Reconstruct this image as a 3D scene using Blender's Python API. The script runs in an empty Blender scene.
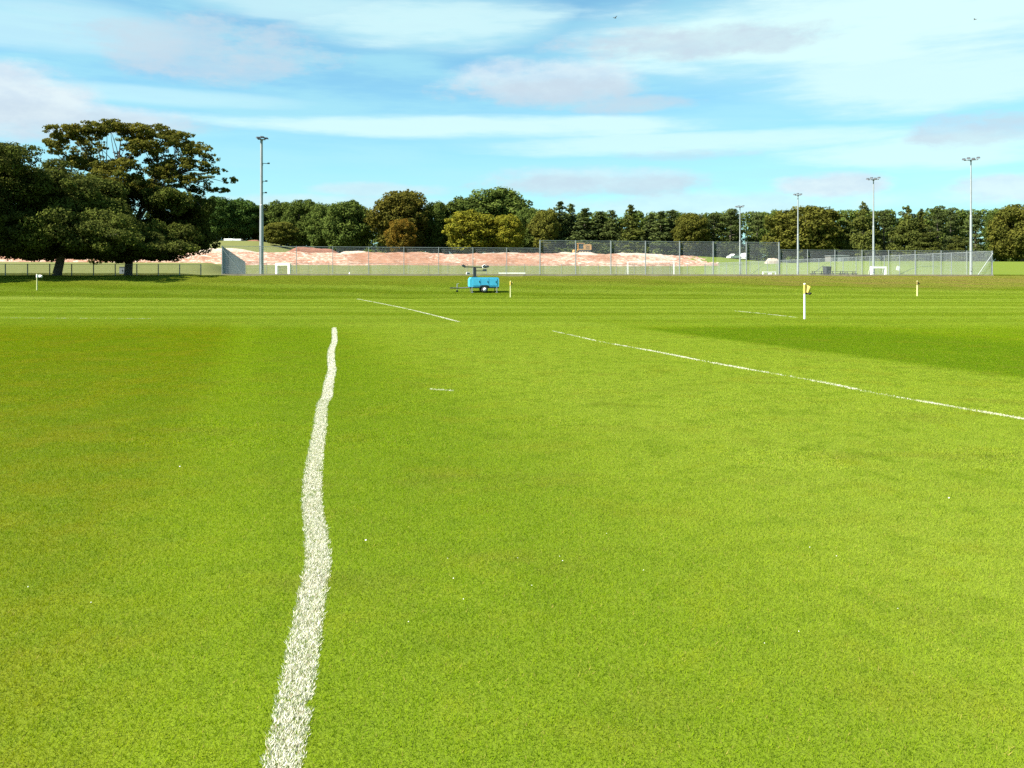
import bpy, math, random
import numpy as np
from mathutils import Vector, Matrix, Euler

sc = bpy.context.scene
COL = sc.collection
rng = np.random.default_rng(7)
random.seed(7)

# ------------------------------------------------------------------ camera model
F = 880.0
EYE = 1.65
HZ = 279.0                                   # the lens is level; its shift puts the horizon here

def at(px, py, Y):
    """world point seen at pixel (px,py) at distance Y along the ground"""
    return Vector(((px - 512) / F * Y, Y, EYE + (HZ - py) / F * Y))

def on_flat(px, py, z=0.0):
    return at(px, py, (z - EYE) * F / (HZ - py))

# ------------------------------------------------------------------ helpers
def tag(o, label=None, cat=None, group=None, kind=None):
    if label: o['label'] = label
    if cat: o['category'] = cat
    if group: o['group'] = group
    if kind: o['kind'] = kind
    return o

def empty(name, loc=(0, 0, 0), rz=0.0, label=None, cat=None, group=None):
    o = bpy.data.objects.new(name, None)
    o.empty_display_size = 0.3
    o.location = loc
    o.rotation_euler = (0, 0, rz)
    COL.objects.link(o)
    return tag(o, label, cat, group)

def copy_tree(o, parent=None):
    c = o.copy()
    COL.objects.link(c)
    if parent is not None:
        c.parent = parent
    for ch in list(o.children):
        copy_tree(ch, c)
    return c

def mesh_np(name, V, Fa, mat, smooth=False, k=None, attr=None):
    """fast mesh from numpy: V (n,3); Fa (m,k) faces of equal size"""
    me = bpy.data.meshes.new(name)
    V = np.asarray(V, np.float32); Fa = np.asarray(Fa, np.int32)
    n, m, k = len(V), len(Fa), Fa.shape[1]
    me.vertices.add(n); me.vertices.foreach_set('co', V.ravel())
    me.loops.add(m * k); me.loops.foreach_set('vertex_index', Fa.ravel())
    me.polygons.add(m)
    me.polygons.foreach_set('loop_start', np.arange(0, m * k, k, dtype=np.int32))
    me.polygons.foreach_set('loop_total', np.full(m, k, np.int32))
    if smooth:
        me.polygons.foreach_set('use_smooth', np.ones(m, bool))
    if attr is not None:
        a = me.attributes.new('rnd', 'FLOAT', 'POINT')
        a.data.foreach_set('value', np.asarray(attr, np.float32))
    me.update(calc_edges=True)
    if mat: me.materials.append(mat)
    return me

def link(name, me, parent=None, loc=(0, 0, 0)):
    o = bpy.data.objects.new(name, me)
    o.location = loc
    COL.objects.link(o)
    if parent is not None: o.parent = parent
    return o

class MB:
    def __init__(self): self.v = []; self.f = []; self.s = []
    def add(self, vs, fs, smooth=False):
        b = len(self.v)
        self.v += [tuple(p) for p in vs]
        self.f += [tuple(i + b for i in f) for f in fs]
        self.s += [smooth] * len(fs)
        return self
    def box(self, c, size, rz=0.0, ry=0.0, rx=0.0, taper=1.0):
        M = Euler((rx, ry, rz)).to_matrix()
        hx, hy, hz = size[0] / 2, size[1] / 2, size[2] / 2
        vs = []
        for z, t in ((-hz, 1.0), (hz, taper)):
            for x, y in ((-hx, -hy), (hx, -hy), (hx, hy), (-hx, hy)):
                vs.append(M @ Vector((x * t, y * t, z)) + Vector(c))
        return self.add(vs, [(3, 2, 1, 0), (4, 5, 6, 7), (0, 1, 5, 4), (1, 2, 6, 5), (2, 3, 7, 6), (3, 0, 4, 7)])
    def tube(self, p0, p1, r0, r1=None, n=10, cap=True):
        r1 = r0 if r1 is None else r1
        p0, p1 = Vector(p0), Vector(p1)
        d = (p1 - p0).normalized()
        u = d.orthogonal().normalized(); w = d.cross(u)
        vs = []
        for p, r in ((p0, r0), (p1, r1)):
            for i in range(n):
                a = 2 * math.pi * i / n
                vs.append(p + (u * math.cos(a) + w * math.sin(a)) * r)
        self.add(vs, [(i, (i + 1) % n, n + (i + 1) % n, n + i) for i in range(n)], True)
        if cap:
            self.add(vs[:n], [tuple(reversed(range(n)))]); self.add(vs[n:], [tuple(range(n))])
        return self
    def path(self, pts, radii, n=8):
        for i in range(len(pts) - 1):
            self.tube(pts[i], pts[i + 1], radii[i], radii[i + 1], n)
        return self
    def lathe(self, c, prof, axis='Z', n=20):
        vs = []
        for r, h in prof:
            for i in range(n):
                a = 2 * math.pi * i / n
                x, y = r * math.cos(a), r * math.sin(a)
                p = (x, y, h) if axis == 'Z' else (x, h, y)
                vs.append(Vector(p) + Vector(c))
        fs = []
        for j in range(len(prof) - 1):
            for i in range(n):
                fs.append((j * n + i, j * n + (i + 1) % n, (j + 1) * n + (i + 1) % n, (j + 1) * n + i))
        return self.add(vs, fs, True)
    def prism(self, poly, y0, y1):
        """poly of (x,z) extruded along y"""
        n = len(poly)
        vs = [(x, y0, z) for x, z in poly] + [(x, y1, z) for x, z in poly]
        fs = [tuple(range(n)), tuple(reversed(range(n, 2 * n)))]
        fs += [((i + 1) % n, i, n + i, n + (i + 1) % n) for i in range(n)]
        return self.add(vs, fs)
    def mesh(self, name, mat):
        me = bpy.data.meshes.new(name)
        me.from_pydata(self.v, [], self.f)
        me.polygons.foreach_set('use_smooth', self.s)
        me.update()
        me.materials.append(mat)
        return me
    def build(self, name, mat, parent=None, loc=(0, 0, 0)):
        return link(name, self.mesh(name, mat), parent, loc)

def sstep(x, a, b):
    t = np.clip((np.asarray(x, float) - a) / (b - a), 0, 1)
    return t * t * (3 - 2 * t)

def vnoise(x, y, seed=0):
    """cheap smooth value noise, vectorised"""
    x = np.asarray(x, float); y = np.asarray(y, float)
    xi = np.floor(x).astype(np.int64); yi = np.floor(y).astype(np.int64)
    fx = x - xi; fy = y - yi
    fx = fx * fx * (3 - 2 * fx); fy = fy * fy * (3 - 2 * fy)
    def h(a, b):
        n = (a * 374761393 + b * 668265263 + seed * 69069) & 0xffffffff
        n = ((n ^ (n >> 13)) * 1274126177) & 0xffffffff
        return ((n ^ (n >> 16)) & 0xffff) / 65535.0
    return (h(xi, yi) * (1 - fx) + h(xi + 1, yi) * fx) * (1 - fy) + (h(xi, yi + 1) * (1 - fx) + h(xi + 1, yi + 1) * fx) * fy

# ------------------------------------------------------------------ node helpers
class NT:
    def __init__(self, tree): self.t = tree; self.n = tree.nodes; self.l = tree.links
    def new(self, typ, **kw):
        nd = self.n.new(typ)
        for k, v in kw.items(): setattr(nd, k, v)
        return nd
    def put(self, sock, val):
        if isinstance(val, bpy.types.NodeSocket): self.l.new(val, sock)
        else: sock.default_value = val
    def math(self, op, a, b=0.0, c=None, clamp=False):
        nd = self.new('ShaderNodeMath', operation=op, use_clamp=clamp)
        self.put(nd.inputs[0], a); self.put(nd.inputs[1], b)
        if c is not None: self.put(nd.inputs[2], c)
        return nd.outputs[0]
    def ss(self, v, a, b):
        nd = self.new('ShaderNodeMapRange', interpolation_type='SMOOTHSTEP')
        self.put(nd.inputs[0], v); nd.inputs[1].default_value = a; nd.inputs[2].default_value = b
        return nd.outputs[0]
    def mix(self, f, a, b, blend='MIX'):
        nd = self.new('ShaderNodeMix', data_type='RGBA', blend_type=blend)
        self.put(nd.inputs[0], f)
        for s, v in ((nd.inputs[6], a), (nd.inputs[7], b)):
            if isinstance(v, tuple): v = (*v[:3], 1.0)
            self.put(s, v)
        return nd.outputs[2]
    def noise(self, vec, scale, detail=2.0, rough=0.5, dim='3D'):
        nd = self.new('ShaderNodeTexNoise', noise_dimensions=dim)
        if vec is not None: self.l.new(vec, nd.inputs['Vector'])
        nd.inputs['Scale'].default_value = scale
        nd.inputs['Detail'].default_value = detail
        nd.inputs['Roughness'].default_value = rough
        return nd.outputs['Fac']
    def comb(self, x, y, z=0.0):
        nd = self.new('ShaderNodeCombineXYZ')
        for i, v in enumerate((x, y, z)): self.put(nd.inputs[i], v)
        return nd.outputs[0]

def new_mat(name):
    m = bpy.data.materials.new(name)
    m.use_nodes = True
    t = NT(m.node_tree)
    return m, t, t.n['Principled BSDF']

def paint(name, col, rough=0.5, metal=0.0, var=0.25, scale=4.0, dirt=None):
    m, t, b = new_mat(name)
    tc = t.new('ShaderNodeTexCoord')
    nz = t.noise(tc.outputs['Object'], scale, 5, 0.6)
    f = t.ss(nz, 0.35, 0.7)
    d = dirt or tuple(c * (1 - var) for c in col)
    t.put(b.inputs['Base Color'], t.mix(f, col, d))
    b.inputs['Roughness'].default_value = rough
    b.inputs['Metallic'].default_value = metal
    return m

# ------------------------------------------------------------------ terrain
AX, AY = -31.5, 95.6                       # front left corner of the fenced pitch
UX, UY = 0.9825, 0.186                     # along its front fence
VX, VY = -0.186, 0.9825                    # away from the viewer
PW, PD = 95.0, 92.0
PZ = 1.95

def st(x, y):
    return (x - AX) * VX + (y - AY) * VY, (x - AX) * UX + (y - AY) * UY

def pitch_pt(s, t, z=None):
    x, y = AX + UX * t + VX * s, AY + UY * t + VY * s
    return Vector((x, y, float(ground_z(x, y)) if z is None else z))

def ground_z(x, y):
    x = np.asarray(x, float); y = np.asarray(y, float)
    s, t = st(x, y)
    z = PZ * sstep(s, -26, -0.5)
    inside = sstep(t, -7 - .08 * s, -1 - .08 * s) * (1 - sstep(t, 96.5, 103))
    left = 3.0 * sstep(s, 2, 90)
    right = 3.0 * sstep(s, 0, 48)
    out = np.where(t < 45, left, right)
    z = z + out * (1 - inside)
    f = sstep(s, 94, 113)
    z = z * (1 - f) + 5.0 * f
    bankw = 1 - sstep(t, 108, 132)
    z = z + bankw * 2.75 * sstep(s, 112, 126) + (1 - bankw) * 2.0 * sstep(s, 108, 138)
    z = z + (1 - sstep(t, -16, 16)) * 5.8 * sstep(s, 128, 188)
    rough = sstep(s, -24, -6)
    z = z + rough * (1 - sstep(s, -1.5, -0.2) * sstep(-s, -95, -93)) * 0.16 * (vnoise(x * .35, y * .35, 3) - .5)
    return z

def gz(x, y): return float(ground_z(x, y))

# ------------------------------------------------------------------ grass colour shared by the sheet and the blades
def grass_color(t):
    geo = t.new('ShaderNodeNewGeometry')
    sep = t.new('ShaderNodeSeparateXYZ'); t.l.new(geo.outputs['Position'], sep.inputs[0])
    X, Y = sep.outputs[0], sep.outputs[1]
    flat = t.comb(X, Y, 0.0)
    n_big = t.noise(flat, 0.16, 3, 0.55)
    n_mid = t.noise(flat, 0.9, 4, 0.6)
    n_fine = t.noise(flat, 7.0, 3, 0.65)
    # mowing passes run parallel to the touchline
    d = t.math('ADD', t.math('MULTIPLY', X, 0.96), t.math('MULTIPLY', Y, 0.28))
    dw = t.math('ADD', d, t.math('MULTIPLY', t.math('SUBTRACT', n_mid, 0.5), 0.7))
    stripe = t.ss(t.math('SINE', t.math('MULTIPLY', dw, math.pi / 2.6)), -0.5, 0.5)
    along = t.math('SUBTRACT', t.math('MULTIPLY', Y, 0.96), t.math('MULTIPLY', X, 0.28))
    near = t.math('SUBTRACT', 1.0, t.ss(t.math('ADD', Y, t.math('MULTIPLY', n_mid, 3.0)), 27.0, 40.0))
    # rows cut crossways further off
    yw = t.math('ADD', Y, t.math('MULTIPLY', t.math('SUBTRACT', n_big, 0.5), 5.0))
    rows = t.ss(t.math('SINE', t.math('MULTIPLY', yw, math.pi / 3.3)), -0.6, 0.6)
    rows2 = t.ss(t.math('SINE', t.math('MULTIPLY', yw, math.pi / 9.1)), -0.7, 0.7)
    A = (0.168, 0.248, 0.0055)     # fresh turf
    B = (0.130, 0.212, 0.0065)     # laid the other way
    Yel = (0.182, 0.182, 0.0100)    # thin, yellower turf
    c_near = t.mix(t.math('MULTIPLY', stripe, 0.62), A, B)
    c_far = t.mix(t.math('ADD', t.math('MULTIPLY', rows, 0.6), t.math('MULTIPLY', rows2, 0.4)), (0.245, 0.315, 0.0400), (0.142, 0.208, 0.012))
    pale = t.math('MULTIPLY', t.ss(dw, 1.2, 4.6), t.math('SUBTRACT', 1.0, t.ss(dw, 11.6, 12.8)))
    c_near = t.mix(t.math('MULTIPLY', pale, t.math('ADD', 0.55, t.math('MULTIPLY', n_mid, 0.5))), c_near, (0.250, 0.322, 0.0330))
    c = t.mix(near, c_far, c_near)
    # the pass left of the wobbly line is cut the darker way
    leftw = t.math('SUBTRACT', 1.0, t.ss(d, -1.3, -0.2))
    leftw = t.math('MULTIPLY', leftw, near)
    c = t.mix(t.math('MULTIPLY', leftw, 0.78), c, t.mix(t.ss(n_mid, 0.4, 0.62), (0.118, 0.165, 0.0010), (0.160, 0.166, 0.0018)))
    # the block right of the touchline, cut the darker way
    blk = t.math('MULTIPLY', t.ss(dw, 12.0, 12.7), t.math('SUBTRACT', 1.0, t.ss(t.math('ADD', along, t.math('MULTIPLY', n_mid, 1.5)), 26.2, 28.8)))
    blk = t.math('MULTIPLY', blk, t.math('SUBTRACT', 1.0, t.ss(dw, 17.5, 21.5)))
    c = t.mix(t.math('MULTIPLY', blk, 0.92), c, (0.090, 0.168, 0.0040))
    # wear
    c = t.mix(t.math('MULTIPLY', t.ss(n_mid, 0.5, 0.72), 0.42), c, Yel)
    c = t.mix(t.math('MULTIPLY', t.ss(n_big, 0.52, 0.75), 0.35), c, B)
    c = t.mix(t.math('MULTIPLY', t.ss(n_fine, 0.55, 0.8), 0.30), c, (0.095, 0.175, 0.005))
    n_cl = t.noise(flat, 3.1, 3, 0.6)
    c = t.mix(t.math('MULTIPLY', t.ss(n_cl, 0.50, 0.70), 0.45), c, (0.105, 0.185, 0.0055))
    c = t.mix(t.math('MULTIPLY', t.ss(n_cl, 0.44, 0.30), 0.40), c, (0.185, 0.240, 0.0080))
    n_dull = t.noise(t.comb(t.math('MULTIPLY', X, 0.55), t.math('MULTIPLY', Y, 0.9), 4.0), 1.0, 5, 0.68)
    c = t.mix(t.math('MULTIPLY', t.ss(n_dull, 0.54, 0.70), 0.42), c, (0.150, 0.150, 0.020))
    n_mot = t.noise(flat, 1.7, 6, 0.72)
    c = t.mix(t.math('MULTIPLY', t.ss(n_mot, 0.50, 0.66), 0.50), c, (0.108, 0.178, 0.0050))
    c = t.mix(t.math('MULTIPLY', t.ss(n_mot, 0.46, 0.32), 0.45), c, (0.225, 0.268, 0.0120))
    # unmown bank before the fence and rough slopes beyond
    s = t.math('ADD', t.math('MULTIPLY', t.math('SUBTRACT', X, AX), VX), t.math('MULTIPLY', t.math('SUBTRACT', Y, AY), VY))
    tt = t.math('ADD', t.math('MULTIPLY', t.math('SUBTRACT', X, AX), UX), t.math('MULTIPLY', t.math('SUBTRACT', Y, AY), UY))
    stretch = t.comb(t.math('MULTIPLY', X, 0.12), t.math('MULTIPLY', Y, 0.6), 0.0)
    n_b = t.noise(stretch, 1.0, 4, 0.6)
    rough = t.ss(t.math('ADD', t.math('ADD', s, t.math('MULTIPLY', t.ss(tt, 45.0, 78.0), 5.0)), t.math('MULTIPLY', t.math('SUBTRACT', n_b, 0.5), 14.0)), -15.5, -6.0)
    dry = t.mix(t.ss(n_b, 0.38, 0.66), (0.225, 0.225, 0.040), (0.270, 0.195, 0.070))
    dry = t.mix(t.ss(tt, 20.0, 75.0), (0.195, 0.220, 0.023), dry)
    c = t.mix(t.math('MULTIPLY', rough, 0.95), c, dry)
    far = t.ss(s, 2.0, 8.0)
    slope = t.mix(t.ss(n_mid, 0.35, 0.7), (0.090, 0.098, 0.030), (0.120, 0.115, 0.042))
    slope = t.mix(t.ss(tt, 88.0, 104.0), slope, t.mix(n_big, (0.080, 0.118, 0.010), (0.098, 0.120, 0.014)))
    c = t.mix(far, c, slope)
    return c, geo, flat

def turf_material():
    m, t, b = new_mat('turf_ground')
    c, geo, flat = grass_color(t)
    hi = t.noise(flat, 42.0, 3, 0.7)
    sp = t.new('ShaderNodeSeparateXYZ'); t.l.new(geo.outputs['Position'], sp.inputs[0])
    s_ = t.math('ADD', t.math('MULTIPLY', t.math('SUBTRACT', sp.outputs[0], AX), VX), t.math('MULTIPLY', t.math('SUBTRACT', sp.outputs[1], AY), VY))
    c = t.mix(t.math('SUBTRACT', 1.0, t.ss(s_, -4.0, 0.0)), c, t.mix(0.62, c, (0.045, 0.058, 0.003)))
    c = t.mix(t.math('MULTIPLY', t.ss(hi, 0.4, 0.75), 0.55), c, (0.080, 0.115, 0.008))
    t.put(b.inputs['Base Color'], c)
    b.inputs['Roughness'].default_value = 0.95
    b.inputs['Specular IOR Level'].default_value = 0.1
    bp = t.new('ShaderNodeBump'); bp.inputs['Strength'].default_value = 0.6; bp.inputs['Distance'].default_value = 0.03
    t.l.new(hi, bp.inputs['Height']); t.l.new(bp.outputs[0], b.inputs['Normal'])
    return m

def blade_material():
    m, t, b = new_mat('grass_blade')
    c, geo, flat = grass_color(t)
    at_ = t.new('ShaderNodeAttribute'); at_.attribute_name = 'rnd'
    r = at_.outputs['Fac']
    c = t.mix(t.math('MULTIPLY', t.ss(r, 0.55, 1.0), 0.40), c, (0.230, 0.285, 0.010))
    c = t.mix(t.math('MULTIPLY', t.ss(r, 0.45, 0.0), 0.35), c, (0.095, 0.165, 0.005))
    c = t.mix(t.math('GREATER_THAN', r, 0.975), c, (0.30, 0.26, 0.06))
    dif = t.new('ShaderNodeBsdfDiffuse'); t.put(dif.inputs[0], c)
    tr = t.new('ShaderNodeBsdfTranslucent'); t.put(tr.inputs[0], c)
    mx = t.new('ShaderNodeMixShader'); mx.inputs[0].default_value = 0.45
    t.l.new(dif.outputs[0], mx.inputs[1]); t.l.new(tr.outputs[0], mx.inputs[2])
    t.l.new(mx.outputs[0], t.n['Material Output'].inputs[0])
    return m

def white_blade_material():
    m, t, b = new_mat('painted_blade')
    at_ = t.new('ShaderNodeAttribute'); at_.attribute_name = 'rnd'
    r = at_.outputs['Fac']
    c = t.mix(t.ss(r, 0.66, 0.93), (0.65, 0.635, 0.54), (0.33, 0.26, 0.15))
    c = t.mix(t.math('GREATER_THAN', r, 0.93), c, (0.20, 0.22, 0.04))
    dif = t.new('ShaderNodeBsdfDiffuse'); t.put(dif.inputs[0], c)
    tr = t.new('ShaderNodeBsdfTranslucent'); t.put(tr.inputs[0], c)
    mx = t.new('ShaderNodeMixShader'); mx.inputs[0].default_value = 0.25
    t.l.new(dif.outputs[0], mx.inputs[1]); t.l.new(tr.outputs[0], mx.inputs[2])
    t.l.new(mx.outputs[0], t.n['Material Output'].inputs[0])
    return m

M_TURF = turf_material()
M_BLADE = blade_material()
M_WBLADE = white_blade_material()

def axis(parts):
    out = []
    for a, b, st_ in parts:
        out += list(np.arange(a, b, st_))
    return np.array(out + [parts[-1][1]])

gx = axis([(-1500, -300, 120), (-300, -140, 10), (-140, 140, 1.6), (140, 300, 10), (300, 1500, 120)])
gy = axis([(-60, 40, 10), (40, 60, 2), (60, 240, 1.2), (240, 320, 4), (320, 1800, 120)])
XX, YY = np.meshgrid(gx, gy)
ZZ = ground_z(XX, YY)
V = np.stack([XX.ravel(), YY.ravel(), ZZ.ravel()], 1)
nx, ny = len(gx), len(gy)
ii, jj = np.meshgrid(np.arange(nx - 1), np.arange(ny - 1))
q = (jj * nx + ii).ravel()
Fq = np.stack([q, q + 1, q + nx + 1, q + nx], 1)
ground = link('ground', mesh_np('ground', V, Fq, M_TURF, smooth=True))
tag(ground, 'mown green grass playing field rising to a rough bank', 'ground', kind='structure')

# ------------------------------------------------------------------ grass blades
def blades(px, py, w, h, lean, r, z0=0.0):
    n = len(px)
    a = r.uniform(0, 2 * math.pi, n)
    la = r.uniform(0, 2 * math.pi, n)
    wd = w * r.uniform(0.7, 1.3, n); ht = h * r.uniform(0.55, 1.15, n)
    ln = ht * lean * r.uniform(0.2, 1.2, n)
    dx, dy = np.cos(a) * wd / 2, np.sin(a) * wd / 2
    z0 = np.zeros(n) + z0
    b0 = np.stack([px - dx, py - dy, z0 - 0.004], 1)
    b1 = np.stack([px + dx, py + dy, z0 - 0.004], 1)
    tp = np.stack([px + np.cos(la) * ln, py + np.sin(la) * ln, z0 + ht], 1)
    V = np.stack([b0, b1, tp], 1).reshape(-1, 3)
    F3 = np.arange(3 * n).reshape(-1, 3)
    rn = np.repeat(r.random(n), 3)
    return V, F3, rn

def patch(name, size, n, w, h, lean, seed):
    r = np.random.default_rng(seed)
    x = r.uniform(-size / 2, size / 2, n); y = r.uniform(-size / 2, size / 2, n)
    V, F3, rn = blades(x, y, w, h, lean, r)
    return bpy.data.objects.new(name, mesh_np(name, V, F3, M_BLADE, attr=rn))

def grass_field(name, label, pts, protos):
    """one stuff object: points that carry patches of blades through geometry nodes"""
    me = bpy.data.meshes.new(name)
    P = np.array([p[:3] for p in pts], np.float32)
    me.vertices.add(len(P)); me.vertices.foreach_set('co', P.ravel())
    a = me.attributes.new('rot', 'FLOAT_VECTOR', 'POINT')
    a.data.foreach_set('vector', np.array([p[3] for p in pts], np.float32).ravel())
    o = link(name, me)
    col = bpy.data.collections.new(name + '_patches')
    for p in protos: col.objects.link(p)
    ng = bpy.data.node_groups.new(name, 'GeometryNodeTree')
    ng.interface.new_socket('Geometry', in_out='INPUT', socket_type='NodeSocketGeometry')
    ng.interface.new_socket('Geometry', in_out='OUTPUT', socket_type='NodeSocketGeometry')
    N, L = ng.nodes, ng.links
    gi = N.new('NodeGroupInput'); go = N.new('NodeGroupOutput')
    m2p = N.new('GeometryNodeMeshToPoints')
    ci = N.new('GeometryNodeCollectionInfo'); ci.inputs['Collection'].default_value = col
    ci.inputs['Separate Children'].default_value = True
    ci.inputs['Reset Children'].default_value = True
    iop = N.new('GeometryNodeInstanceOnPoints'); iop.inputs['Pick Instance'].default_value = True
    rt = N.new('GeometryNodeInputNamedAttribute'); rt.data_type = 'FLOAT_VECTOR'; rt.inputs[0].default_value = 'rot'
    rv = N.new('FunctionNodeRandomValue'); rv.data_type = 'INT'
    rv.inputs[4].default_value = 0; rv.inputs[5].default_value = len(protos) - 1
    L.new(gi.outputs[0], m2p.inputs[0]); L.new(m2p.outputs[0], iop.inputs['Points'])
    L.new(ci.outputs[0], iop.inputs['Instance'])
    L.new(rt.outputs['Attribute'], iop.inputs['Rotation'])
    L.new(rv.outputs[2], iop.inputs['Instance Index'])
    L.new(iop.outputs[0], go.inputs[0])
    md = o.modifiers.new('patches', 'NODES'); md.node_group = ng
    return tag(o, label, 'grass', kind='stuff')

def field_pts(lo, hi, half, rnd, size=1.0):
    """patch places from lo to hi; both ends thin out over a stretch so that the bands mingle"""
    pts = []
    y = max(1.6, lo[0]) + size / 2
    while y < hi[1]:
        keep = min(1.0, (y - lo[0]) / max(.01, lo[1] - lo[0])) if lo[1] > lo[0] else 1.0
        out = max(0.0, (y - hi[0]) / max(.01, hi[1] - hi[0]))
        x = math.floor(-(half * y + 2.5) / size) * size
        while x < half * y + 2.5:
            h = float(dith(x, y, lo[0])); g = float(dith(x, y, hi[0]))
            if h < keep and g >= out:
                pts.append((x + size / 2, y, gz(x, y), (0, 0, rnd.choice((0, 1, 2, 3)) * math.pi / 2)))
            x += size
        y += size
    return pts

def dith(x, y, key):
    n = (int(round(x * 2)) * 73856093) ^ (int(round(y * 2)) * 19349663) ^ (int(key * 10) * 83492791)
    n = (n ^ (n >> 13)) * 1274126177 & 0xffffffff
    return ((n ^ (n >> 16)) & 0xffff) / 65536.0

R0 = random.Random(3)
grass_field('mown_grass', 'short mown grass in the foreground around the wobbly line',
            field_pts((1.6, 1.6), (7.6, 14.6), 0.62, R0), [patch('grass_patch', 1.0, 15500, 0.0034, 0.0165, 1.35, 20 + i) for i in range(5)])
grass_field('mown_grass', 'short mown grass across the middle of the field',
            field_pts((7.6, 14.6), (22.6, 36.6), 0.62, R0), [patch('grass_patch', 1.0, 9500, 0.0070, 0.0145, 1.6, 30 + i) for i in range(5)])
grass_field('mown_grass', 'short mown grass in cross rows on the far field',
            field_pts((22.6, 36.6), (73.0, 73.6), 0.62, R0), [patch('grass_patch', 1.0, 5200, 0.0145, 0.0130, 2.0, 40 + i) for i in range(5)])
def bank_pts(rnd):
    pts = []
    for y in np.arange(73.1, 124, 1.0):
        for x in np.arange(-75, 86, 1.0):
            s, t = st(x, y)
            if s < -0.7 or (t > 96 and s < 26) or (t < -1 and s < 22):
                z = gz(x, y)
                if abs(x) < .66 * y:
                    sl = math.atan(gz(x, y + .5) - gz(x, y - .5)); sx = math.atan(gz(x + .5, y) - gz(x - .5, y))
                    pts.append((x, y, z, (sl, -sx, 0)))
    return pts
grass_field('rough_grass', 'longer rough olive grass on the bank below the fence',
            bank_pts(R0), [patch('grass_patch', 1.15, 2600, 0.022, 0.075, 1.0, 50 + i) for i in range(4)])

# ------------------------------------------------------------------ white lines, painted on the blades
def line(name, label, pts, width, patchy=0.0, seed=1, keep=1.0, group=None, fade=0):
    r = np.random.default_rng(seed)
    Vs, Fs, Rn = [], [], []
    base = 0
    SV, SF = [], []
    for i in range(len(pts) - 1):
        a, b = pts[i], pts[i + 1]
        L = (b - a).length
        d = (a.y + b.y) / 2
        k = max(1.0, d / 6.0)
        dens = 37000 / (k ** 1.08) * keep
        n = int(L * width * 1.5 * dens * (min(1.0, (i + 1) / fade) if fade else 1.0))
        u = r.uniform(-.03, 1.03, n)
        v = r.normal(0, 0.5, n)
        v = np.where(np.abs(v) > 0.62, r.uniform(-0.52, 0.52, n), v)
        ed = 1 + 0.16 * (vnoise(u * L * 5 + i * 17, np.zeros(n), seed) - .5)
        tv = (b - a).normalized(); nv = Vector((-tv.y, tv.x))
        x = a.x + (b.x - a.x) * u + nv.x * v * width * ed
        y = a.y + (b.y - a.y) * u + nv.y * v * width * ed
        # worn spots where the paint is missing
        wear = vnoise(x * 9, y * 9, seed + 5)
        wear = .5 * wear + .5 * vnoise(x * 34, y * 22, seed + 6)
        ok = wear > 0.15 + 0.14 * np.abs(v)
        if patchy:
            lo = .6 * vnoise(x * 1.9 + 40, y * 1.6, seed + 9) + .4 * vnoise(x * 6, y * 5, seed + 10)
            ok &= (lo > patchy * r.uniform(0.7, 1.3, n)) | (r.random(n) < .10)
        x, y = x[ok], y[ok]
        z = ground_z(x, y)
        Vb, Fb, rb = blades(x, y, 0.0052 * k ** 0.62, 0.0150 if d < 12 else 0.020, 1.35, r, z)
        Vs.append(Vb); Fs.append(Fb + base); Rn.append(rb); base += len(Vb)
    me = mesh_np(name, np.concatenate(Vs), np.concatenate(Fs), M_WBLADE, attr=np.concatenate(Rn))
    o = link(name, me)
    return tag(o, label, 'painted line', group)

def smooth_pts(px, n=6):
    P = [on_flat(*p) for p in px]
    out = []
    for i in range(len(P) - 1):
        p0, p1, p2, p3 = P[max(i - 1, 0)], P[i], P[i + 1], P[min(i + 2, len(P) - 1)]
        for k in range(n):
            t = k / n
            out.append(0.5 * ((2 * p1) + (p2 - p0) * t + (2 * p0 - 5 * p1 + 4 * p2 - p3) * t * t + (3 * p1 - p0 - 3 * p2 + p3) * t ** 3))
    out.append(P[-1])
    return out

wob = [(277, 800), (282, 768), (291, 722), (300, 668), (309, 614), (315, 580), (318, 560), (315.5, 530), (312, 505), (312.5, 480), (315, 460),
       (317, 445), (319.5, 430), (321, 415), (322.5, 404), (326.5, 398), (328, 390), (329.5, 380), (332, 370), (331, 361),
       (331.5, 350), (334.5, 340), (334, 328)]
line('white_line', 'thick wobbly white painted line running up the near grass', smooth_pts(wob), 0.118, seed=3)
line('white_line', 'long thin patchy white touchline slanting across the right of the field',
     smooth_pts([(548, 330.3), (578, 336.8), (601, 342), (651, 351), (723, 365), (814, 381), (873, 393), (936, 404), (1022, 419), (1075, 430)], 8), 0.085, patchy=0.58, seed=8, keep=.85, fade=16)
line('white_line', 'short white line slanting on the far grass left of the blue trailer',
     smooth_pts([(349, 297.5), (378, 303), (405, 308.5), (432, 315), (459, 322)], 8), 0.11, patchy=0.40, seed=12, keep=.8)
line('white_line', 'faint flat white line at the left edge of the far grass',
     smooth_pts([(-60, 317.4), (0, 318), (50, 318.3), (110, 318.6), (150, 318.8)], 8), 0.10, patchy=0.55, seed=15, keep=.5)
line('white_line', 'short white line beside the foot of the yellow and black flag pole',
     smooth_pts([(735, 311), (760, 313.5), (797, 317.6)], 8), 0.09, patchy=0.5, seed=17, keep=.6)
line('white_line', 'tiny leftover dash of white paint right of the wobbly line',
     smooth_pts([(429, 389.5), (453, 391)], 4), 0.045, patchy=0.2, seed=19, keep=.4)

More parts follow.
